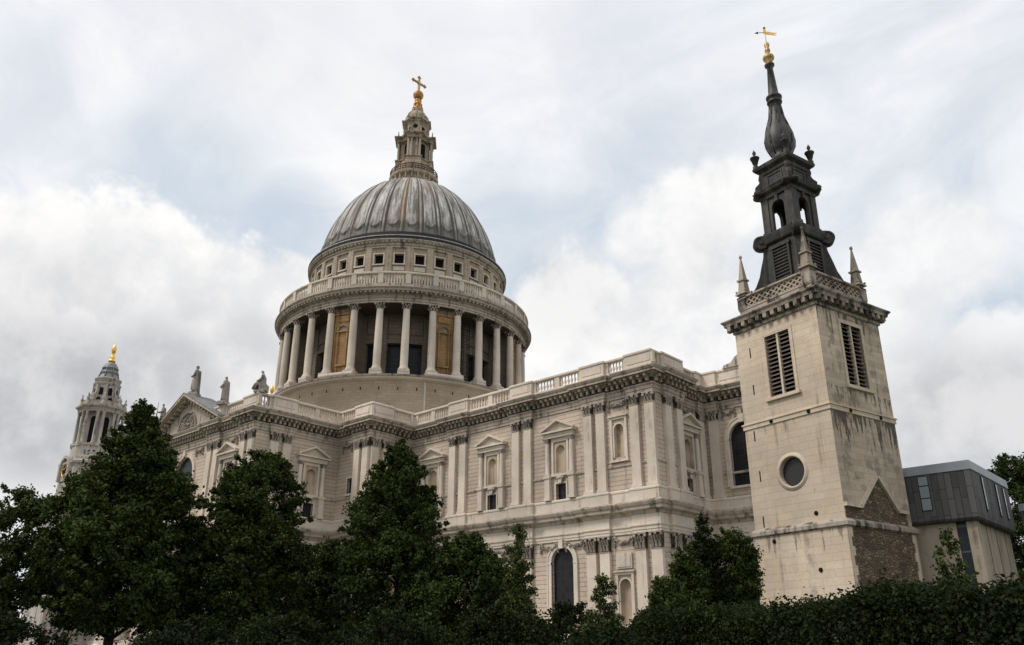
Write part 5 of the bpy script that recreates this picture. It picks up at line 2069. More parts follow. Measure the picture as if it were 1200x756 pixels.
# louvred belfry windows
def louvre_win(side, u, h, zb, zt):
    rz = side * PI / 2
    root_loc = None
    f = MB()
    m_ = Matrix.Rotation(rz, 4, 'Z') @ Matrix.Translation((u, -HS, 0))
    for sx in (-1, 1):
        f.box(sx * (h + 0.11) - 0.11, sx * (h + 0.11) + 0.11, -0.05, 0.1, zb, zt, m_)
    f.box(-h - 0.22, h + 0.22, -0.055, 0.1, zt, zt + 0.24, m_)
    f.box(-0.07, 0.07, 0.0, 0.22, zb, zt, m_)
    f.box(-h - 0.34, h + 0.34, -0.18, 0.1, zb - 0.2, zb, m_)
    o = f.build('window', 'atower', tw)
    l = MB()
    n_ = 15
    for k in range(n_):
        z = zb + (zt - zb) * (k + 0.5) / n_
        for (a, b_) in ((-h, -0.07), (0.07, h)):
            v = [(a, 0.06, z - 0.10), (b_, 0.06, z - 0.10), (b_, 0.34, z + 0.10), (a, 0.34, z + 0.10)]
            v += [(p[0], p[1], p[2] + 0.035) for p in v]
            l.add(v, [(0, 3, 2, 1), (4, 5, 6, 7), (0, 1, 5, 4), (1, 2, 6, 5), (2, 3, 7, 6), (3, 0, 4, 7)], False, m_)
    l.build('louvre', 'louvre', o)
    d = MB()
    d.box(-h - .05, h + .05, 0.42, 0.46, zb - .05, zt + .05, m_)
    d.build('backing', 'dark', o)


louvre_win(0, 0.10, 0.92, 16.15, 20.1)
louvre_win(1, 0.05, 0.98, 16.35, 20.3)
louvre_win(2, 0.05, 0.98, 16.35, 20.3)
louvre_win(3, 0.05, 0.98, 16.35, 20.3)
# round window
mb = MB()
m_ = Matrix.Translation((0.03, -HS, 11.51)) @ Matrix.Rotation(PI / 2, 4, 'X')
mb.lathe([(0.86, -0.3), (0.86, 0.015), (0.89, 0.05), (0.97, 0.055), (0.99, 0.02), (1.12, 0.02), (1.14, -0.1)], 40, mat=m_)
rw = mb.build('round_window', 'atower', tw)
mb = MB()
mb.lathe([(0, -0.27), (0.88, -0.27)], 40, mat=m_)
mb.build('pane', 'meshglass', rw)
# vents and slits in the south face
mb = MB()
for (u, z) in ((-0.98, 14.72), (1.72, 14.72), (1.3, 8.95), (-1.7, 7.7), (1.2, 5.9)):
    hoff = 0.10 if z < 8.2 else 0.07 if z > 14 else 0.0
    mb = MB()
    mb.lathe([(0, 0.03), (0.12, 0.03), (0.13, 0.0)], 10, mat=Matrix.Translation((u, -HS - hoff - .02, z)) @ Matrix.Rotation(PI / 2, 4, 'X'))
    mb.build('vent', 'dark', tw)
for (u, z) in ((-2.05, 19.43), (-2.08, 17.0), (-2.4, 14.1), (-2.3, 11.6), (-2.4, 8.9)):
    mb = MB()
    mb.box(u - 0.035, u + 0.035, -HS - 0.02, -HS + 0.02, z - 0.32, z + 0.32)
    mb.build('slit', 'dark', tw)
for (v_, z) in ((-1.3, 14.72), (1.6, 14.72)):
    mb = MB()
    mb.lathe([(0, 0.03), (0.12, 0.03), (0.13, 0.0)], 10, mat=ME @ Matrix.Translation((v_, -HS - .09, z)) @ Matrix.Rotation(PI / 2, 4, 'X'))
    mb.build('vent', 'dark', tw)
# main cornice with brackets
mb = MB()
mb.sweep(sqp(HS), [(0.0, 20.95), (0.1, 21.0), (0.1, 21.18), (0.14, 21.2), (0.14, 21.5), (0.46, 21.52), (0.5, 21.7), (0.62, 21.82), (0.62, 21.9), (0.1, 21.98), (-0.3, 22.0)])
for sidx in range(4):
    m_ = Matrix.Rotation(sidx * PI / 2, 4, 'Z')
    for k in range(12):
        u = -HS - 0.1 + k * (2 * HS + 0.2) / 11
        mb.prism([(u - 0.13, 21.22), (u + 0.13, 21.22), (u + 0.13, 21.51), (u - 0.13, 21.51)], -HS - 0.45, -HS - 0.1, m_)
co = mb.build('cornice', 'atrim', tw)
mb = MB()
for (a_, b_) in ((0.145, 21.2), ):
    mb.sweep(sqp(HS), [(0.147, 21.19), (0.147, 21.505)])  # painted shade: dark band in the gaps between brackets
mb.sweep(sqp(HS), [(0.16, 21.512), (0.455, 21.514)])  # painted shade: dark sheet under the projecting cornice
mb.build('painted_shade', 'soot_and_shade', co)
# blocking course + pierced parapet
PH = 2.78
mb = MB()
mb.sweep(sqp(PH), [(0.1, 21.9), (0.1, 22.1), (0.0, 22.2), (0.0, 22.55), (0.05, 22.6), (0.05, 22.72), (-0.35, 22.74)])
mb.sweep(sqp(PH), [(-0.28, 23.42), (0.04, 23.42), (0.08, 23.46), (0.08, 23.56), (0.0, 23.6), (-0.3, 23.6), (-0.28, 23.42)])
for (sx, sy) in ((-1, -1), (1, -1), (1, 1), (-1, 1)):
    mb.box(sx * 2.55 - 0.30, sx * 2.55 + 0.30, sy * 2.55 - 0.30, sy * 2.55 + 0.30, 22.7, 23.44)
mb.build('parapet', 'atrim', tw)
for sidx in range(4):
    mb = MB()
    m_ = Matrix.Rotation(sidx * PI / 2, 4, 'Z')
    n_ = 10
    for row in range(2):
        for k in range(n_):
            u = -2.25 + 4.5 * (k + 0.5) / n_
            z = 22.73 + 0.35 * (row + 0.5)
            for s_ in (-1, 1):
                dx, dz = 0.225, 0.175
                a, b_ = (u - dx, z - s_ * dz), (u + dx, z + s_ * dz)
                l_ = math.hypot(2 * dx, 2 * dz)
                nx, nz = -(b_[1] - a[1]) / l_ * .045, (b_[0] - a[0]) / l_ * .045
                yy = -PH + 0.05 + (0.0 if s_ > 0 else 0.004)
                mb.prism([(a[0] - nx, a[1] - nz), (b_[0] - nx, b_[1] - nz), (b_[0] + nx, b_[1] + nz), (a[0] + nx, a[1] + nz)], yy, yy + 0.14, m_)
    mb.build('lattice', 'pinn', tw)
# pinnacles
pn = MB()
pn.frustum(0.36, 0.36, 0.36, 0.36, 23.4, 23.55)
pn.frustum(0.27, 0.27, 0.25, 0.25, 23.55, 23.75)
pn.frustum(0.42, 0.42, 0.40, 0.40, 23.75, 23.86)
pn.frustum(0.28, 0.28, 0.20, 0.20, 23.86, 24.75)
for sx in (-1, 1):
    for sy in (-1, 1):
        pn.lathe([(0, -.1), (.1, 0), (0, .1)], 8, cx=sx * .34, cy=sy * .34, mat=Matrix.Translation((0, 0, 23.98)))
pn.frustum(0.29, 0.29, 0.29, 0.29, 24.75, 24.86)
pn.frustum(0.2, 0.2, 0.035, 0.035, 24.86, 26.45)
pn.lathe([(0.02, 26.4), (0.1, 26.48), (0.1, 26.62), (0.0, 26.72)], 10)
p0_ = pn.build('pinnacle', 'pinn', tw, (-2.5, -2.5, 0))
for (x, y) in ((2.5, -2.5), (2.5, 2.5), (-2.5, 2.5)):
    copy_tree(p0_, tw, (x, y, 0))
# black lead stage with concave buttresses and scrolls
mb = MB()
mb.sweep(sqp(1.45), [(0.35, 22.5), (0.35, 23.2), (0.0, 23.5), (-0.05, 27.2), (0.0, 27.25)])
mb.sweep(sqp(1.5), [(0.0, 27.1), (0.08, 27.2), (0.17, 27.55), (0.2, 27.75), (0.0, 27.9), (-0.3, 28.0), (-1.4, 28.05)])
for q in range(4):
    m_ = Matrix.Rotation(PI / 4 + q * PI / 2, 4, 'Z')
    out_ = [(1.6, 22.6), (3.9, 22.6), (3.6, 23.1), (3.15, 23.6), (2.75, 24.2), (2.45, 24.9), (2.25, 25.7), (2.05, 26.4), (2.0, 26.8), (2.1, 27.0), (2.1, 27.6), (2.1, 27.95), (1.6, 27.95)]
    mb.prism(out_[::-1], -0.17, 0.17, m_)
    mb.lathe([(0, -.34), (.12, -.34), (.14, -.28), (.34, -.28), (.36, -.33), (.47, -.33), (.5, -.28), (.5, .28), (.47, .33), (.36, .33), (.34, .28), (.14, .28), (.12, .34), (0, .34)], 20, smooth=False, mat=m_ @ Matrix.Translation((2.12, 0, 27.38)) @ Matrix.Rotation(PI / 2, 4, 'X'))
mb.build('lead_stage', 'blacklead', tw)
for sidx in range(4):
    m_ = Matrix.Rotation(sidx * PI / 2, 4, 'Z')
    f = MB()
    f.box(-0.72, -0.56, -1.58, -1.38, 24.0, 26.6, m_)
    f.box(0.56, 0.72, -1.58, -1.38, 24.0, 26.6, m_)
    f.box(-0.8, 0.8, -1.60, -1.38, 26.6, 26.8, m_)
    f.box(-0.56, 0.56, -1.445, -1.4, 24.0, 26.6, m_)
    o = f.build('vent_window', 'blacklead', tw)
    l = MB()
    for k in range(11):
        z = 24.1 + k * 0.23
        l.box(-0.55, 0.55, -1.54, -1.45, z, z + 0.07, m_)
    l.build('louvre', 'leadlouvre', o)
# open belfry
mb = MB()
for (sx, sy) in ((-1, -1), (1, -1), (1, 1), (-1, 1)):
    mb.box(sx * 1.0 - 0.27, sx * 1.0 + 0.27, sy * 1.0 - 0.27, sy * 1.0 + 0.27, 27.95, 30.65)
    mb.box(sx * 1.0 - 0.33, sx * 1.0 + 0.33, sy * 1.0 - 0.33, sy * 1.0 + 0.33, 27.95, 28.15)
for sidx in range(4):
    m_ = Matrix.Rotation(sidx * PI / 2, 4, 'Z')
    # arched spandrel between the piers
    N = 10
    r_ = 0.5
    pts = [(-0.74, 30.65), (-0.74, 28.0), (-r_, 28.0), (-r_, 29.75)] + [(-r_ * math.cos(PI * k / N), 29.75 + r_ * math.sin(PI * k / N)) for k in range(1, N)] + [(r_, 29.75), (r_, 28.0), (0.74, 28.0), (0.74, 30.65)]
    for k in range(N):
        a = (-r_ * math.cos(PI * k / N), 29.75 + r_ * math.sin(PI * k / N))
        b_ = (-r_ * math.cos(PI * (k + 1) / N), 29.75 + r_ * math.sin(PI * (k + 1) / N))
        mb.prism([a, b_, (b_[0], 30.65), (a[0], 30.65)], -1.18, -0.95, m_)
    mb.box(-0.74, -0.5, -1.18, -0.95, 28.0, 30.65, m_)
    mb.box(0.5, 0.74, -1.18, -0.95, 28.0, 30.65, m_)
    mb.box(-0.12, 0.12, -1.28, -1.0, 30.15, 30.65, m_)
mb.sweep(sqp(1.25), [(-1.2, 30.6), (0.05, 30.6), (0.08, 30.85), (0.3, 31.0), (0.38, 31.2), (0.0, 31.35)])
for q in range(4):   # corner humps of the belfry cornice
    m_ = Matrix.Rotation(PI / 4 + q * PI / 2, 4, 'Z')
    mb.lathe([(0, -.5), (.36, -.5), (.4, -.46), (.4, .46), (.36, .5), (0, .5)], 16, mat=m_ @ Matrix.Translation((1.82, 0, 31.12)) @ Matrix.Rotation(PI / 2, 4, 'X') @ Matrix.Scale(0.6, 4, (0, 1, 0)))
mb.build('open_belfry', 'blacklead', tw)
mb = MB()
mb.sweep(sqp(1.1), [(0.12, 31.2), (0.0, 31.5), (0.0, 32.5), (0.08, 32.6), (0.1, 32.8), (0.34, 33.0), (0.40, 33.2), (0.32, 33.3), (-0.5, 33.45), (-1.05, 33.5)])
for sidx in range(4):
    m_ = Matrix.Rotation(sidx * PI / 2, 4, 'Z')
    for (a, b_, c, d) in ((-0.62, 0.62, 31.6, 31.68), (-0.62, 0.62, 32.32, 32.4), (-0.62, -0.54, 31.68, 32.32), (0.54, 0.62, 31.68, 32.32)):
        mb.box(a, b_, -1.15, -1.08, c, d, m_)
    m2 = Matrix.Rotation(PI / 4 + sidx * PI / 2, 4, 'Z')
    mb.prism([(1.4, 31.3), (2.0, 31.3), (2.05, 31.7), (1.8, 31.95), (1.68, 32.2), (1.75, 32.45), (1.7, 32.7), (1.4, 32.8)][::-1], -0.17, 0.17, m2)
mb.build('panel_stage', 'blacklead', tw)
u = MB()
u.lathe([(0.2, 33.2), (0.2, 33.45), (0.1, 33.52), (0.16, 33.62), (0.28, 34.05), (0.33, 34.1), (0.33, 34.18), (0.12, 34.28), (0.07, 34.4), (0.13, 34.52), (0.12, 34.62), (0.03, 34.8), (0, 34.88)], 14)
u0 = u.build('urn', 'blacklead', tw, (-1.3, -1.3, 0))
for (x, y) in ((1.3, -1.3), (1.3, 1.3), (-1.3, 1.3)):
    copy_tree(u0, tw, (x, y, 0))
mb = MB()
mb.lathe([(0.85, 33.4), (0.72, 33.55), (0.64, 33.75), (0.70, 33.9), (0.70, 34.0), (0.62, 34.08), (0.78, 34.35), (0.97, 34.8), (1.03, 35.3), (0.98, 35.8), (0.84, 36.3), (0.66, 36.8),
          (0.50, 37.4), (0.41, 38.0), (0.38, 38.5), (0.52, 38.56), (0.54, 38.66), (0.44, 38.75), (0.44, 38.9), (0.56, 38.98), (0.56, 39.1), (0.40, 39.2), (0.36, 39.4),
          (0.20, 41.75), (0.34, 41.85), (0.36, 41.98), (0.22, 42.08)], 24)
for k in range(8):
    a = 2 * PI * k / 8
    pts = [(0.66, 34.1), (0.99, 34.8), (1.05, 35.3), (0.86, 36.3), (0.53, 37.4), (0.41, 38.4)]
    for i in range(len(pts) - 1):
        mb.tube((pts[i][0] * math.cos(a), pts[i][0] * math.sin(a), pts[i][1]), (pts[i + 1][0] * math.cos(a), pts[i + 1][0] * math.sin(a), pts[i + 1][1]), 0.035, 0.035, 5)
mb.build('spire', 'spirelead', tw)
mb = MB()
mb.lathe([(0.22, 42.0), (0.18, 42.2), (0.38, 42.45), (0.42, 42.6), (0.38, 42.75), (0.16, 42.95), (0.12, 43.05), (0.2, 43.2), (0.2, 43.35), (0.12, 43.5), (0.2, 43.75), (0.17, 43.95), (0.03, 44.05)], 14)
mb.tube((0, 0, 44.0), (0, 0, 45.2), 0.025, 0.02, 6)
mb.build('finial', 'weathergold', tw)
mb = MB()
# weathervane: banner with swallow tail and pointer, lying roughly in the picture's breadth
va = math.atan2(rt.y, rt.x) + 0.24 - 0.15
m_ = Matrix.Rotation(va, 4, 'Z') @ Matrix.Translation((0, 0, 45.0)) @ Matrix.Scale(0.8, 4) @ Matrix.Translation((0, 0, -45.0))
mb.prism([(-0.12, 45.0), (0.15, 45.05), (1.05, 44.75), (0.75, 44.68), (1.0, 44.5), (0.2, 44.7), (-0.05, 44.8), (-0.2, 44.92)], -0.02, 0.02, m_)
mb.prism([(-0.16, 45.02), (0.08, 45.0), (0.12, 45.3), (-0.02, 45.42), (-0.14, 45.3)], -0.03, 0.03, m_)
mb.build('weathervane', 'gold2', tw)
mb = MB()
mb.lathe([(0, -.13), (.13, 0), (0, .13)], 10, mat=m_ @ Matrix.Translation((-0.02, 0, 45.5)))
mb.box(-0.75, -0.1, -.015, .015, 44.98, 45.02, m_)
mb.prism([(-0.62, 44.86), (-0.95, 45.0), (-0.62, 45.14)], -0.02, 0.02, m_)
mb.build('vane_pointer', 'iron', tw)

# ------------------------------------------------------------------ SCHOOL
sx0, sy0 = 94.76, -36.25
sch = empty('school_building', (sx0, sy0, 0), 0)
tag(sch, 'low modern school with dark lead upper storey over pale stone, right of the church tower', 'building')
mb = MB()
# upper storey: footprint from (-3.9,0) to (0,0) to (0,8.3)
up_ = [(-3.9, 0), (0, 0), (0, 8.2), (-6, 8.2), (-6, 4), (-3.9, 4)]
mb.sweep(up_, [(-1.2, 8.62), (-0.15, 8.62), (0.0, 8.8), (0.0, 11.45)])
mb.add([(x, y, 11.98) for x, y in up_], [tuple(range(6))])
mb.add([(x * 1, y, 8.64) for x, y in up_], [tuple(range(5, -1, -1))])
up_o = mb.build('upper_storey', 'panels', sch)
mb = MB()
mb.sweep(up_, [(0.0, 11.44), (0.05, 11.46), (0.02, 11.98), (-0.5, 12.0)])
mb.build('fascia', 'fascia', sch)
mb = MB()
mb.box(-2.88, -2.3, -0.03, 0.05, 9.35, 11.35)
wn = mb.build('window', 'iron', sch)
mb = MB()
for z0, z1 in ((10.82, 11.32), (10.1, 10.76), (9.4, 10.04)):
    mb.box(-2.84, -2.34, -0.05, -0.02, z0, z1)
mb.build('pane', 'paleglass', wn)
for yy in (2.0, 5.0, 6.7):
    mb = MB()
    mb.box(-0.02, 0.06, yy - 0.08, yy + 0.08, 9.3, 11.3)
    wn = mb.build('slit_window', 'iron', sch)
    mb = MB()
    mb.box(0.05, 0.085, yy - 0.05, yy + 0.05, 9.4, 11.25)
    mb.build('pane', 'brightpane', wn)
mb = MB()
mb.box(-3.9, -1.36, 0.35, 0.6, 0, 8.64)
mb.box(-0.80, -0.25, 0.28, 0.8, 0, 8.64)
mb.box(-6, -3.9, 0.35, 0.6, 0, 8.6)
for y0, y1 in ((0.8, 2.6), (2.85, 4.6), (4.85, 6.6), (6.85, 8.1)):
    mb.box(-0.75, -0.40, y0, y1, 0, 8.64)
mb.box(-0.9, -0.62, 0.8, 8.1, 0, 8.63)
mb.build('wall', 'concrete', sch)
mb = MB()
mb.box(-1.36, -0.80, 0.5, 0.56, 0, 8.63)
mb.build('stair_window', 'glass2', sch)
# second wing further north
mb = MB()
up2 = [(0.3, 8.9), (3.8, 8.9), (3.8, 17), (0.3, 17)]
mb.sweep(up2, [(-0.6, 7.2), (0, 7.4), (0, 10.1)])
mb.add([(x, y, 10.55) for x, y in up2], [(0, 1, 2, 3)])
mb.add([(x, y, 7.22) for x, y in up2], [(3, 2, 1, 0)])
mb.build('rear_storey', 'panels', sch)
mb = MB()
mb.sweep(up2, [(0, 10.08), (0.05, 10.1), (0.03, 10.55), (-0.5, 10.57)])
mb.build('rear_fascia', 'fascia', sch)
mb = MB()
mb.box(0.7, 3.4, 9.2, 16.5, 0, 7.3)
mb.build('rear_wall', 'concrete', sch)


# ------------------------------------------------------------------ TREES
def leaves_mesh(name, centers, radii, n_leaves, size, mat, parent, seed, droop=0.0, squash=0.8, shell=0.55, hang=0.3):
    rng = np.random.default_rng(seed)
    centers = np.asarray(centers, float)
    radii = np.asarray(radii, float)
    w = radii ** 1.9
    idx = rng.choice(len(centers), n_leaves, p=w / w.sum())
    d = rng.normal(size=(n_leaves, 3))
    d /= np.linalg.norm(d, axis=1)[:, None]
    rr = np.abs(rng.normal(0.62, 0.36, n_leaves))
    p = centers[idx] + d * (rr * radii[idx])[:, None] * np.array([1, 1, squash])
    p[:, 2] -= droop * rng.random(n_leaves) * radii[idx]
    nrm = d * 0.5 + rng.normal(size=(n_leaves, 3)) * 0.7 + np.array([0, 0, 0.4])
    nrm /= np.linalg.norm(nrm, axis=1)[:, None]
    t1 = np.cross(nrm, rng.normal(size=(n_leaves, 3)))
    t1 /= np.linalg.norm(t1, axis=1)[:, None]
    t2 = np.cross(nrm, t1)
    s = size * (0.6 + 0.8 * rng.random(n_leaves))[:, None]
    fold = nrm * s * 0.16
    a = p - t1 * s * 0.5
    b = p + t2 * s * 0.34 + fold
    c = p + t1 * s * 0.6
    e = p - t2 * s * 0.34 + fold
    v = np.stack([a, b, c, e], 1).reshape(-1, 3)
    me = bpy.data.meshes.new(name)
    n4 = n_leaves * 4
    me.vertices.add(n4)
    me.vertices.foreach_set('co', v.ravel())
    me.loops.add(n4)
    me.loops.foreach_set('vertex_index', np.arange(n4))
    me.polygons.add(n_leaves)
    me.polygons.foreach_set('loop_start', np.arange(0, n4, 4))
    me.polygons.foreach_set('loop_total', np.full(n_leaves, 4))
    me.materials.append(M[mat])
    me.update(calc_edges=True)
    o = bpy.data.objects.new(name, me)
    COL.objects.link(o)
    if parent:
        o.parent = parent
    return o


def env_r(prof, z):
    for (z0, r0), (z1, r1) in zip(prof, prof[1:]):
        if z0 <= z <= z1:
            return r0 + (r1 - r0) * (z - z0) / (z1 - z0)
    return 0.0


def tree(name, label, base, H, prof, n_leaves, leaf, mat, seed, nclump=120, cr=(0.45, 0.95), trunk=0.18, group='trees of the churchyard',
         inner=0.45, lean=(0, 0), shell=0.45, cat='tree'):
    """prof: (height, radius) pairs of the crown in metres"""
    rnd = random.Random(seed)
    root = empty(name, (base[0], base[1], 0))
    tag(root, label, cat, group)
    zlo, zhi = prof[0][0], prof[-1][0]
    cs, rs = [], []
    # weight heights by radius
    zsamp = []
    while len(cs) < nclump:
        z = rnd.uniform(zlo, zhi - cr[0] * 0.7)
        rmax = max(r for _, r in prof)
        r_e = env_r(prof, z)
        if rnd.random() > (r_e / rmax) ** 1.1 + 0.12:
            continue
        a = rnd.uniform(0, 2 * PI)
        lob = 1 + 0.16 * math.sin(3 * a + z * 0.9 + seed) + 0.10 * math.sin(5 * a - z * 1.7 + seed * 2)
        c_r = rnd.uniform(*cr) * (0.55 + 0.45 * min(1.0, r_e / (rmax * 0.6)))
        u = inner + (1 - inner) * math.sqrt(rnd.random())
        rad = max(0.0, r_e * lob * u - c_r * 0.85)
        f_ = (z - zlo) / (zhi - zlo)
        cs.append((rad * math.cos(a) + lean[0] * f_, rad * math.sin(a) + lean[1] * f_, z))
        rs.append(c_r)
    for k in range(nclump):            # twig ends that break the outline
        z = rnd.uniform(zlo, zhi)
        r_e = env_r(prof, z) * rnd.uniform(0.85, 1.10)
        a = rnd.uniform(0, 2 * PI)
        f_ = (z - zlo) / (zhi - zlo)
        zz = z + rnd.uniform(-.2, .25)
        nrep = 3
        for q in range(nrep):
            k_ = 1 - 0.13 * q
            cs.append((r_e * k_ * math.cos(a) + lean[0] * f_, r_e * k_ * math.sin(a) + lean[1] * f_, zz - 0.1 * q))
            rs.append(cr[0] * rnd.uniform(0.35, 0.6))
    cs.append((lean[0], lean[1], zhi - cr[0] * 0.6))
    rs.append(cr[0] * 0.6)
    leaves_mesh('crown', cs, rs, n_leaves, leaf, mat, root, seed, shell=shell)
    tk = MB()
    top = H * 0.82
    n_ = 8
    prev = (0, 0, 0)
    pr = trunk
    for k in range(1, n_ + 1):
        t_ = k / n_
        p = (lean[0] * t_ * .8 + rnd.uniform(-.08, .08) * H / 12, lean[1] * t_ * .8 + rnd.uniform(-.08, .08) * H / 12, top * t_)
        r_ = trunk * (1 - 0.8 * t_)
        tk.tube(prev, p, pr, r_, 10, False)
        prev, pr = p, r_
    for i in rnd.sample(range(len(cs)), min(len(cs), 38)):
        c = cs[i]
        zb = max(zlo * 0.8, c[2] - math.hypot(c[0], c[1]) * 0.75 - 0.3)
        f_ = zb / top
        if f_ > 0.98:
            continue
        s_ = (lean[0] * f_ * .8, lean[1] * f_ * .8, zb)
        mid = (s_[0] * .45 + c[0] * .55, s_[1] * .45 + c[1] * .55, s_[2] * .5 + c[2] * .5 + 0.1)
        r0 = trunk * (1 - 0.8 * f_) * 0.45
        tk.tube(s_, mid, r0, r0 * .6, 6, False)
        tk.tube(mid, c, r0 * .6, r0 * .2, 6, False)
    tk.build('trunk', 'bark', root)
    return root


def ground_at(px, dist):
    """a spot on the ground in a given compass bearing from the street corner"""
    d = fw + rt * ((px - 601.33) / FPX)
    h = math.hypot(d.x, d.y)
    return (CAM[0] + d.x / h * dist, CAM[1] + d.y / h * dist)


TR = 'trees of the churchyard'
MPP = lambda dist: dist / FPX   # rough metres per photo pixel
# planting plan (bearing measured once, then fixed points in the churchyard)
tree('maple_tree', 'tall dark maple at the left with a high ragged top below the bell tower', (68.05, -71.42), 12.7,
     [(2.7, 2.3), (3.9, 3.61), (6.1, 3.7), (7.7, 3.44), (8.7, 3.01), (9.5, 2.32), (10.1, 1.72), (10.9, 1.46), (11.5, 0.95), (12.1, 0.6), (12.7, 0.3)], 150000, 0.15, 'leafA', 11, 300, (0.35, 0.75), 0.24, inner=0.3, lean=(-0.25, -0.25))
tree('maple_tree', 'thin see-through young tree at the far left edge of the churchyard', (64.55, -75.28), 8.6,
     [(1.6, 1.0), (3.9, 2.0), (6.0, 2.0), (7.4, 1.5), (8.0, 1.2), (8.6, 0.6)], 46000, 0.14, 'leafC', 12, 130, (0.25, 0.6), 0.10, inner=0.3)
tree('maple_tree', 'rounded dark broadleaf tree in front of the transept corner', (70.51, -66.49), 10.9,
     [(1.4, 1.85), (2.2, 2.5), (4.0, 2.77), (6.0, 2.77), (7.3, 2.59), (8.1, 2.35), (9.0, 2.12), (10.0, 1.47), (10.6, 1.01), (10.95, 0.5)], 120000, 0.14, 'leafA', 13, 240, (0.35, 0.7), 0.2, inner=0.35)
tree('maple_tree', 'tall pointed dark tree before the middle of the choir wall', (75.27, -61.44), 11.6,
     [(1.4, 1.86), (2.4, 2.6), (4.1, 2.88), (6.5, 2.88), (7.6, 2.51), (8.1, 2.14), (8.9, 1.9), (9.7, 1.62), (10.4, 1.03), (11.0, 0.73), (11.6, 0.3)], 125000, 0.14, 'leafB', 14, 250, (0.3, 0.68), 0.2, inner=0.35, lean=(-0.2, -0.2))
tree('maple_tree', 'low spreading dark tree with a sloping right shoulder beside the pointed tree', (78.86, -60.44), 7.4,
     [(1.0, 2.0), (2.4, 3.0), (3.5, 2.9), (4.5, 2.5), (5.3, 1.9), (6.0, 1.3), (6.7, 0.5)], 80000, 0.13, 'leafB', 15, 170, (0.3, 0.65), 0.17, inner=0.35)
tree('maple_tree', 'dark tree filling the gap between the rounded and the pointed tree', (69.16, -61.2), 7.4,
     [(1.0, 1.4), (2.0, 1.93), (4.3, 1.62), (6.4, 1.0), (7.3, 0.3)], 50000, 0.14, 'leafB', 24, 110, (0.3, 0.7), 0.17, inner=0.35)
tree('maple_tree', 'shadowy tree standing back between the two left trees', (64.72, -66.69), 6.8,
     [(1.4, 1.12), (2.4, 1.26), (4.3, 0.9), (6.0, 0.6), (6.8, 0.25)], 32000, 0.15, 'leafD', 25, 80, (0.3, 0.7), 0.17, inner=0.35)


def whorl_tree(name, label, base, H, rmax, n_leaves, leaf, mat, seed, zlo=1.0, group=TR):
    """young conifer-like tree: thin upright stem with separate side branches"""
    rnd = random.Random(seed)
    root = empty(name, (base[0], base[1], 0))
    tag(root, label, 'tree', group)
    tk = MB()
    tk.tube((0, 0, 0), (0, 0, H), 0.07, 0.012, 8)
    cs, rs = [], []
    z = zlo
    while z < H - 0.1:
        f_ = (z - zlo) / (H - zlo)
        L = rmax * (1 - f_) ** 0.8 * rnd.uniform(0.7, 1.15) + 0.08
        for q in range(3 if f_ < 0.8 else 2):
            a = rnd.uniform(0, 2 * PI)
            rise = 0.35 * L
            tip = (L * math.cos(a), L * math.sin(a), z + rise)
            tk.tube((0, 0, z), tip, 0.022, 0.006, 5, False)
            k = max(2, int(L / 0.14))
            for j in range(1, k + 1):
                t_ = j / k
                cs.append((tip[0] * t_, tip[1] * t_, z + rise * t_))
                rs.append(0.13 + 0.12 * math.sin(PI * min(1, t_ * .9)) * rnd.uniform(.6, 1.2))
        z += rnd.uniform(0.16, 0.30)
    for k in range(6):
        cs.append((0, 0, H - 0.12 * k))
        rs.append(0.07 + 0.01 * k)
    tk.build('trunk', 'bark', root)
    leaves_mesh('crown', cs, rs, n_leaves, leaf, mat, root, seed, shell=0.15, squash=0.7)
    return root


whorl_tree('young_tree', 'slender young tree with open side branches before the big arched window', (85.95, -64.71), 6.1, 1.25, 13000, 0.10, 'leafC', 16)
whorl_tree('young_tree', 'small thin young tree in front of the lower pilasters', (90.11, -65.18), 4.1, 1.0, 9000, 0.09, 'leafC', 17, 0.8)
tree('young_tree', 'small leafy sapling in front of the school stair window', (100.01, -62.58), 4.9,
     [(2.0, 0.3), (2.6, 0.55), (3.3, 0.6), (3.8, 0.52), (4.4, 0.3), (4.9, 0.1)], 3300, 0.095, 'leafC', 18, 50, (0.09, 0.2), 0.03, inner=0.1)
tree('yew_tree', 'narrow near-black yew pointing up left of the church tower', (87.94, -54.68), 7.2,
     [(0.4, 0.9), (2.5, 1.15), (4.6, 1.0), (5.7, 0.75), (6.6, 0.5), (7.25, 0.15)], 45000, 0.09, 'leafD', 19, 130, (0.2, 0.4), 0.15, inner=0.3)
tree('lime_tree', 'mid green round tree squeezed between the yew and the church tower', (88.72, -53.42), 6.9,
     [(0.6, 0.8), (2.0, 1.1), (4.5, 1.15), (5.4, 1.05), (6.2, 0.85), (6.8, 0.4)], 52000, 0.11, 'leafA', 20, 120, (0.25, 0.5), 0.15, inner=0.35)
tree('laurel_bush', 'green bush hugging the left side of the yew', (87.82, -55.9), 6.0,
     [(0.4, 0.8), (2.0, 1.1), (3.9, 0.95), (5.3, 0.75), (6.0, 0.4)], 30000, 0.11, 'leafA', 23, 90, (0.22, 0.45), 0.1, inner=0.35, cat='bush')
tree('laurel_bush', 'rounded green bush below the yew at the end pavilion', (89.09, -59.82), 4.4,
     [(0.2, 0.9), (1.2, 1.2), (2.1, 1.2), (3.0, 1.1), (3.6, 0.85), (4.4, 0.35)], 34000, 0.10, 'leafA', 21, 100, (0.2, 0.45), 0.1, inner=0.35, cat='bush')
tree('plane_tree', 'broadleaf tree rising behind the school roof at the right edge', (90.99, -4.16), 18.3,
     [(5, 1.6), (8, 2.9), (12, 3.2), (14.7, 3.2), (17.0, 2.5), (18.3, 1.0)], 60000, 0.2, 'leafB', 22, 150, (0.45, 0.95), 0.3, inner=0.35)

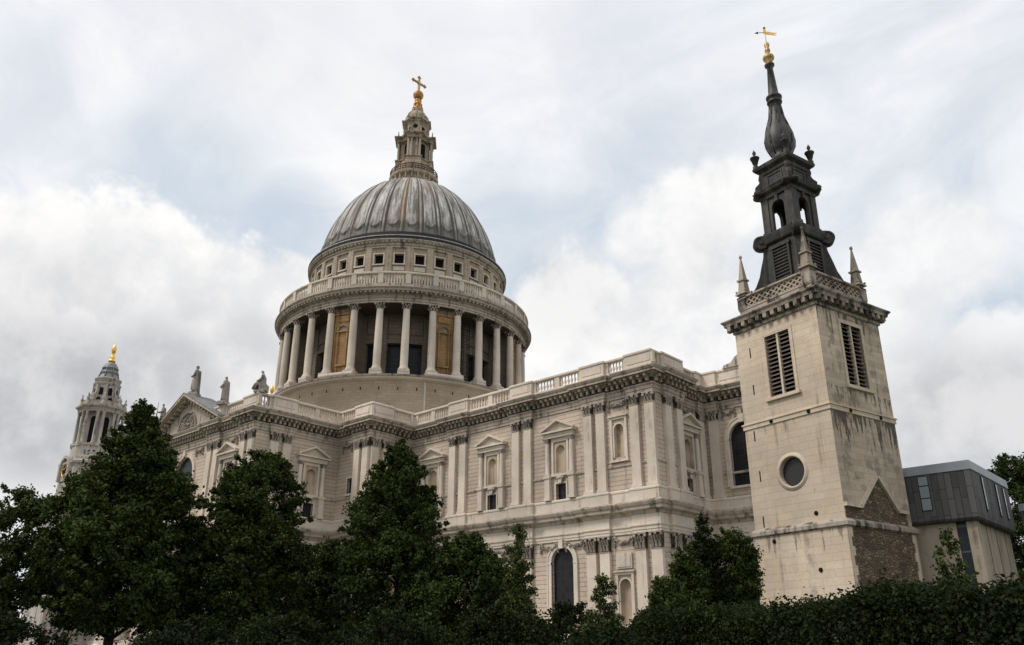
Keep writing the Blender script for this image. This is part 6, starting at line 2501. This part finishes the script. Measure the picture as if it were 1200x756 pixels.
# low shrubs in front of the lower wall
SH = 'dark shrubs along the churchyard'
for k, (px, dist, h, r_, lab) in enumerate([
        (665, 30, 3.2, 2.2, 'dark low shrub between the slender young tree and the thin one'),
        (740, 27, 2.7, 1.6, 'low dark shrub right of the thin young tree'),
        (590, 27, 2.9, 2.2, 'dark shrub at the foot of the low spreading tree'),
        (480, 30, 3.0, 2.6, 'dark shrub under the tall pointed tree'),
        (370, 31, 2.8, 2.6, 'dark shrub under the gap-filling tree'),
        (270, 34, 2.9, 2.2, 'dark shrub under the rounded tree at the transept corner'),
        (70, 38, 3.0, 3.0, 'dark shrub under the left maple'),
        (-10, 38, 2.8, 2.8, 'dark shrub at the far left edge'),
        (690, 24.5, 2.35, 1.7, 'darkest shrub in the bottom middle of the view')]):
    b = ground_at(px, dist)
    tree('shrub', lab, b, h, [(0.1, r_ * .8), (h * .35, r_), (h * .7, r_ * .85), (h * .92, r_ * .4), (h, 0.1)], 26000, 0.11, 'leafD' if k % 2 else 'leafH',
         40 + k, 70, (0.28, 0.6), 0.05, group=SH, inner=0.3, cat='shrub')


# ------------------------------------------------------------------ HEDGE in the foreground
def hedge():
    root = empty('hedge', (0, 0, 0))
    tag(root, 'long dark clipped hedge across the lower right foreground', 'hedge')
    A = Vector((*ground_at(735, 14.0), 0))
    B = Vector((*ground_at(1290, 8.6), 0))
    d = (B - A)
    L = d.length
    d.normalize()
    nn = Vector((d.y, -d.x, 0))           # towards the street
    if nn.dot(Vector(CAM) - A) < 0:
        nn = -nn
    cs, rs = [], []
    rnd = random.Random(77)
    H0, Wd = 2.13, 1.1
    n_ = 1900
    for k in range(n_):
        u = rnd.uniform(0, L)
        q = rnd.random()
        if q < 0.45:
            w, z = 0.0, rnd.uniform(0.1, H0 - 0.1)
        elif q < 0.75:
            w, z = rnd.uniform(-Wd, 0), H0 - 0.06
        else:
            w, z = rnd.uniform(-Wd, 0), rnd.uniform(0.1, H0 - 0.2)
        hgt = 0.16 * u / L + 0.07 * math.sin(u * 1.7) + 0.05 * math.sin(u * 4.1 + 1)
        p = A + d * u + nn * w + Vector((0, 0, z + hgt * z / H0 + rnd.uniform(-.05, .07)))
        cs.append(tuple(p))
        rs.append(rnd.uniform(0.12, 0.21))
    leaves_mesh('foliage', cs, rs, 320000, 0.046, 'leafH', root, 5, shell=0.35, squash=0.9)
    # stray shoots
    cs2, rs2 = [], []
    tk = MB()
    for k in range(26):
        u = rnd.uniform(0, L)
        w = rnd.uniform(-Wd, 0.1)
        p = A + d * u + nn * w + Vector((0, 0, H0 - 0.1))
        q = p + Vector((rnd.uniform(-.1, .1), rnd.uniform(-.1, .1), rnd.uniform(0.14, 0.26)))
        tk.tube(p, q, 0.006, 0.003, 4, False)
        for j in range(4):
            c = p.lerp(q, 0.4 + 0.6 * j / 3)
            cs2.append(tuple(c))
            rs2.append(0.05)
    for k in range(40):
        u = (k + 0.5) * L / 40
        p = A + d * u + nn * (-Wd / 2)
        tk.tube(p, p + Vector((0, 0, H0 * 0.8)), 0.03, 0.01, 6, False)
        for j in range(4):
            q = p + Vector((rnd.uniform(-.5, .5), rnd.uniform(-.5, .5), H0 * rnd.uniform(.5, .95)))
            tk.tube(p + Vector((0, 0, H0 * rnd.uniform(.1, .5))), q, 0.015, 0.005, 5, False)
    leaves_mesh('shoots', cs2, rs2, 1900, 0.05, 'leafA', root, 6, shell=0.2)
    tk.build('branches', 'bark', root)


hedge()
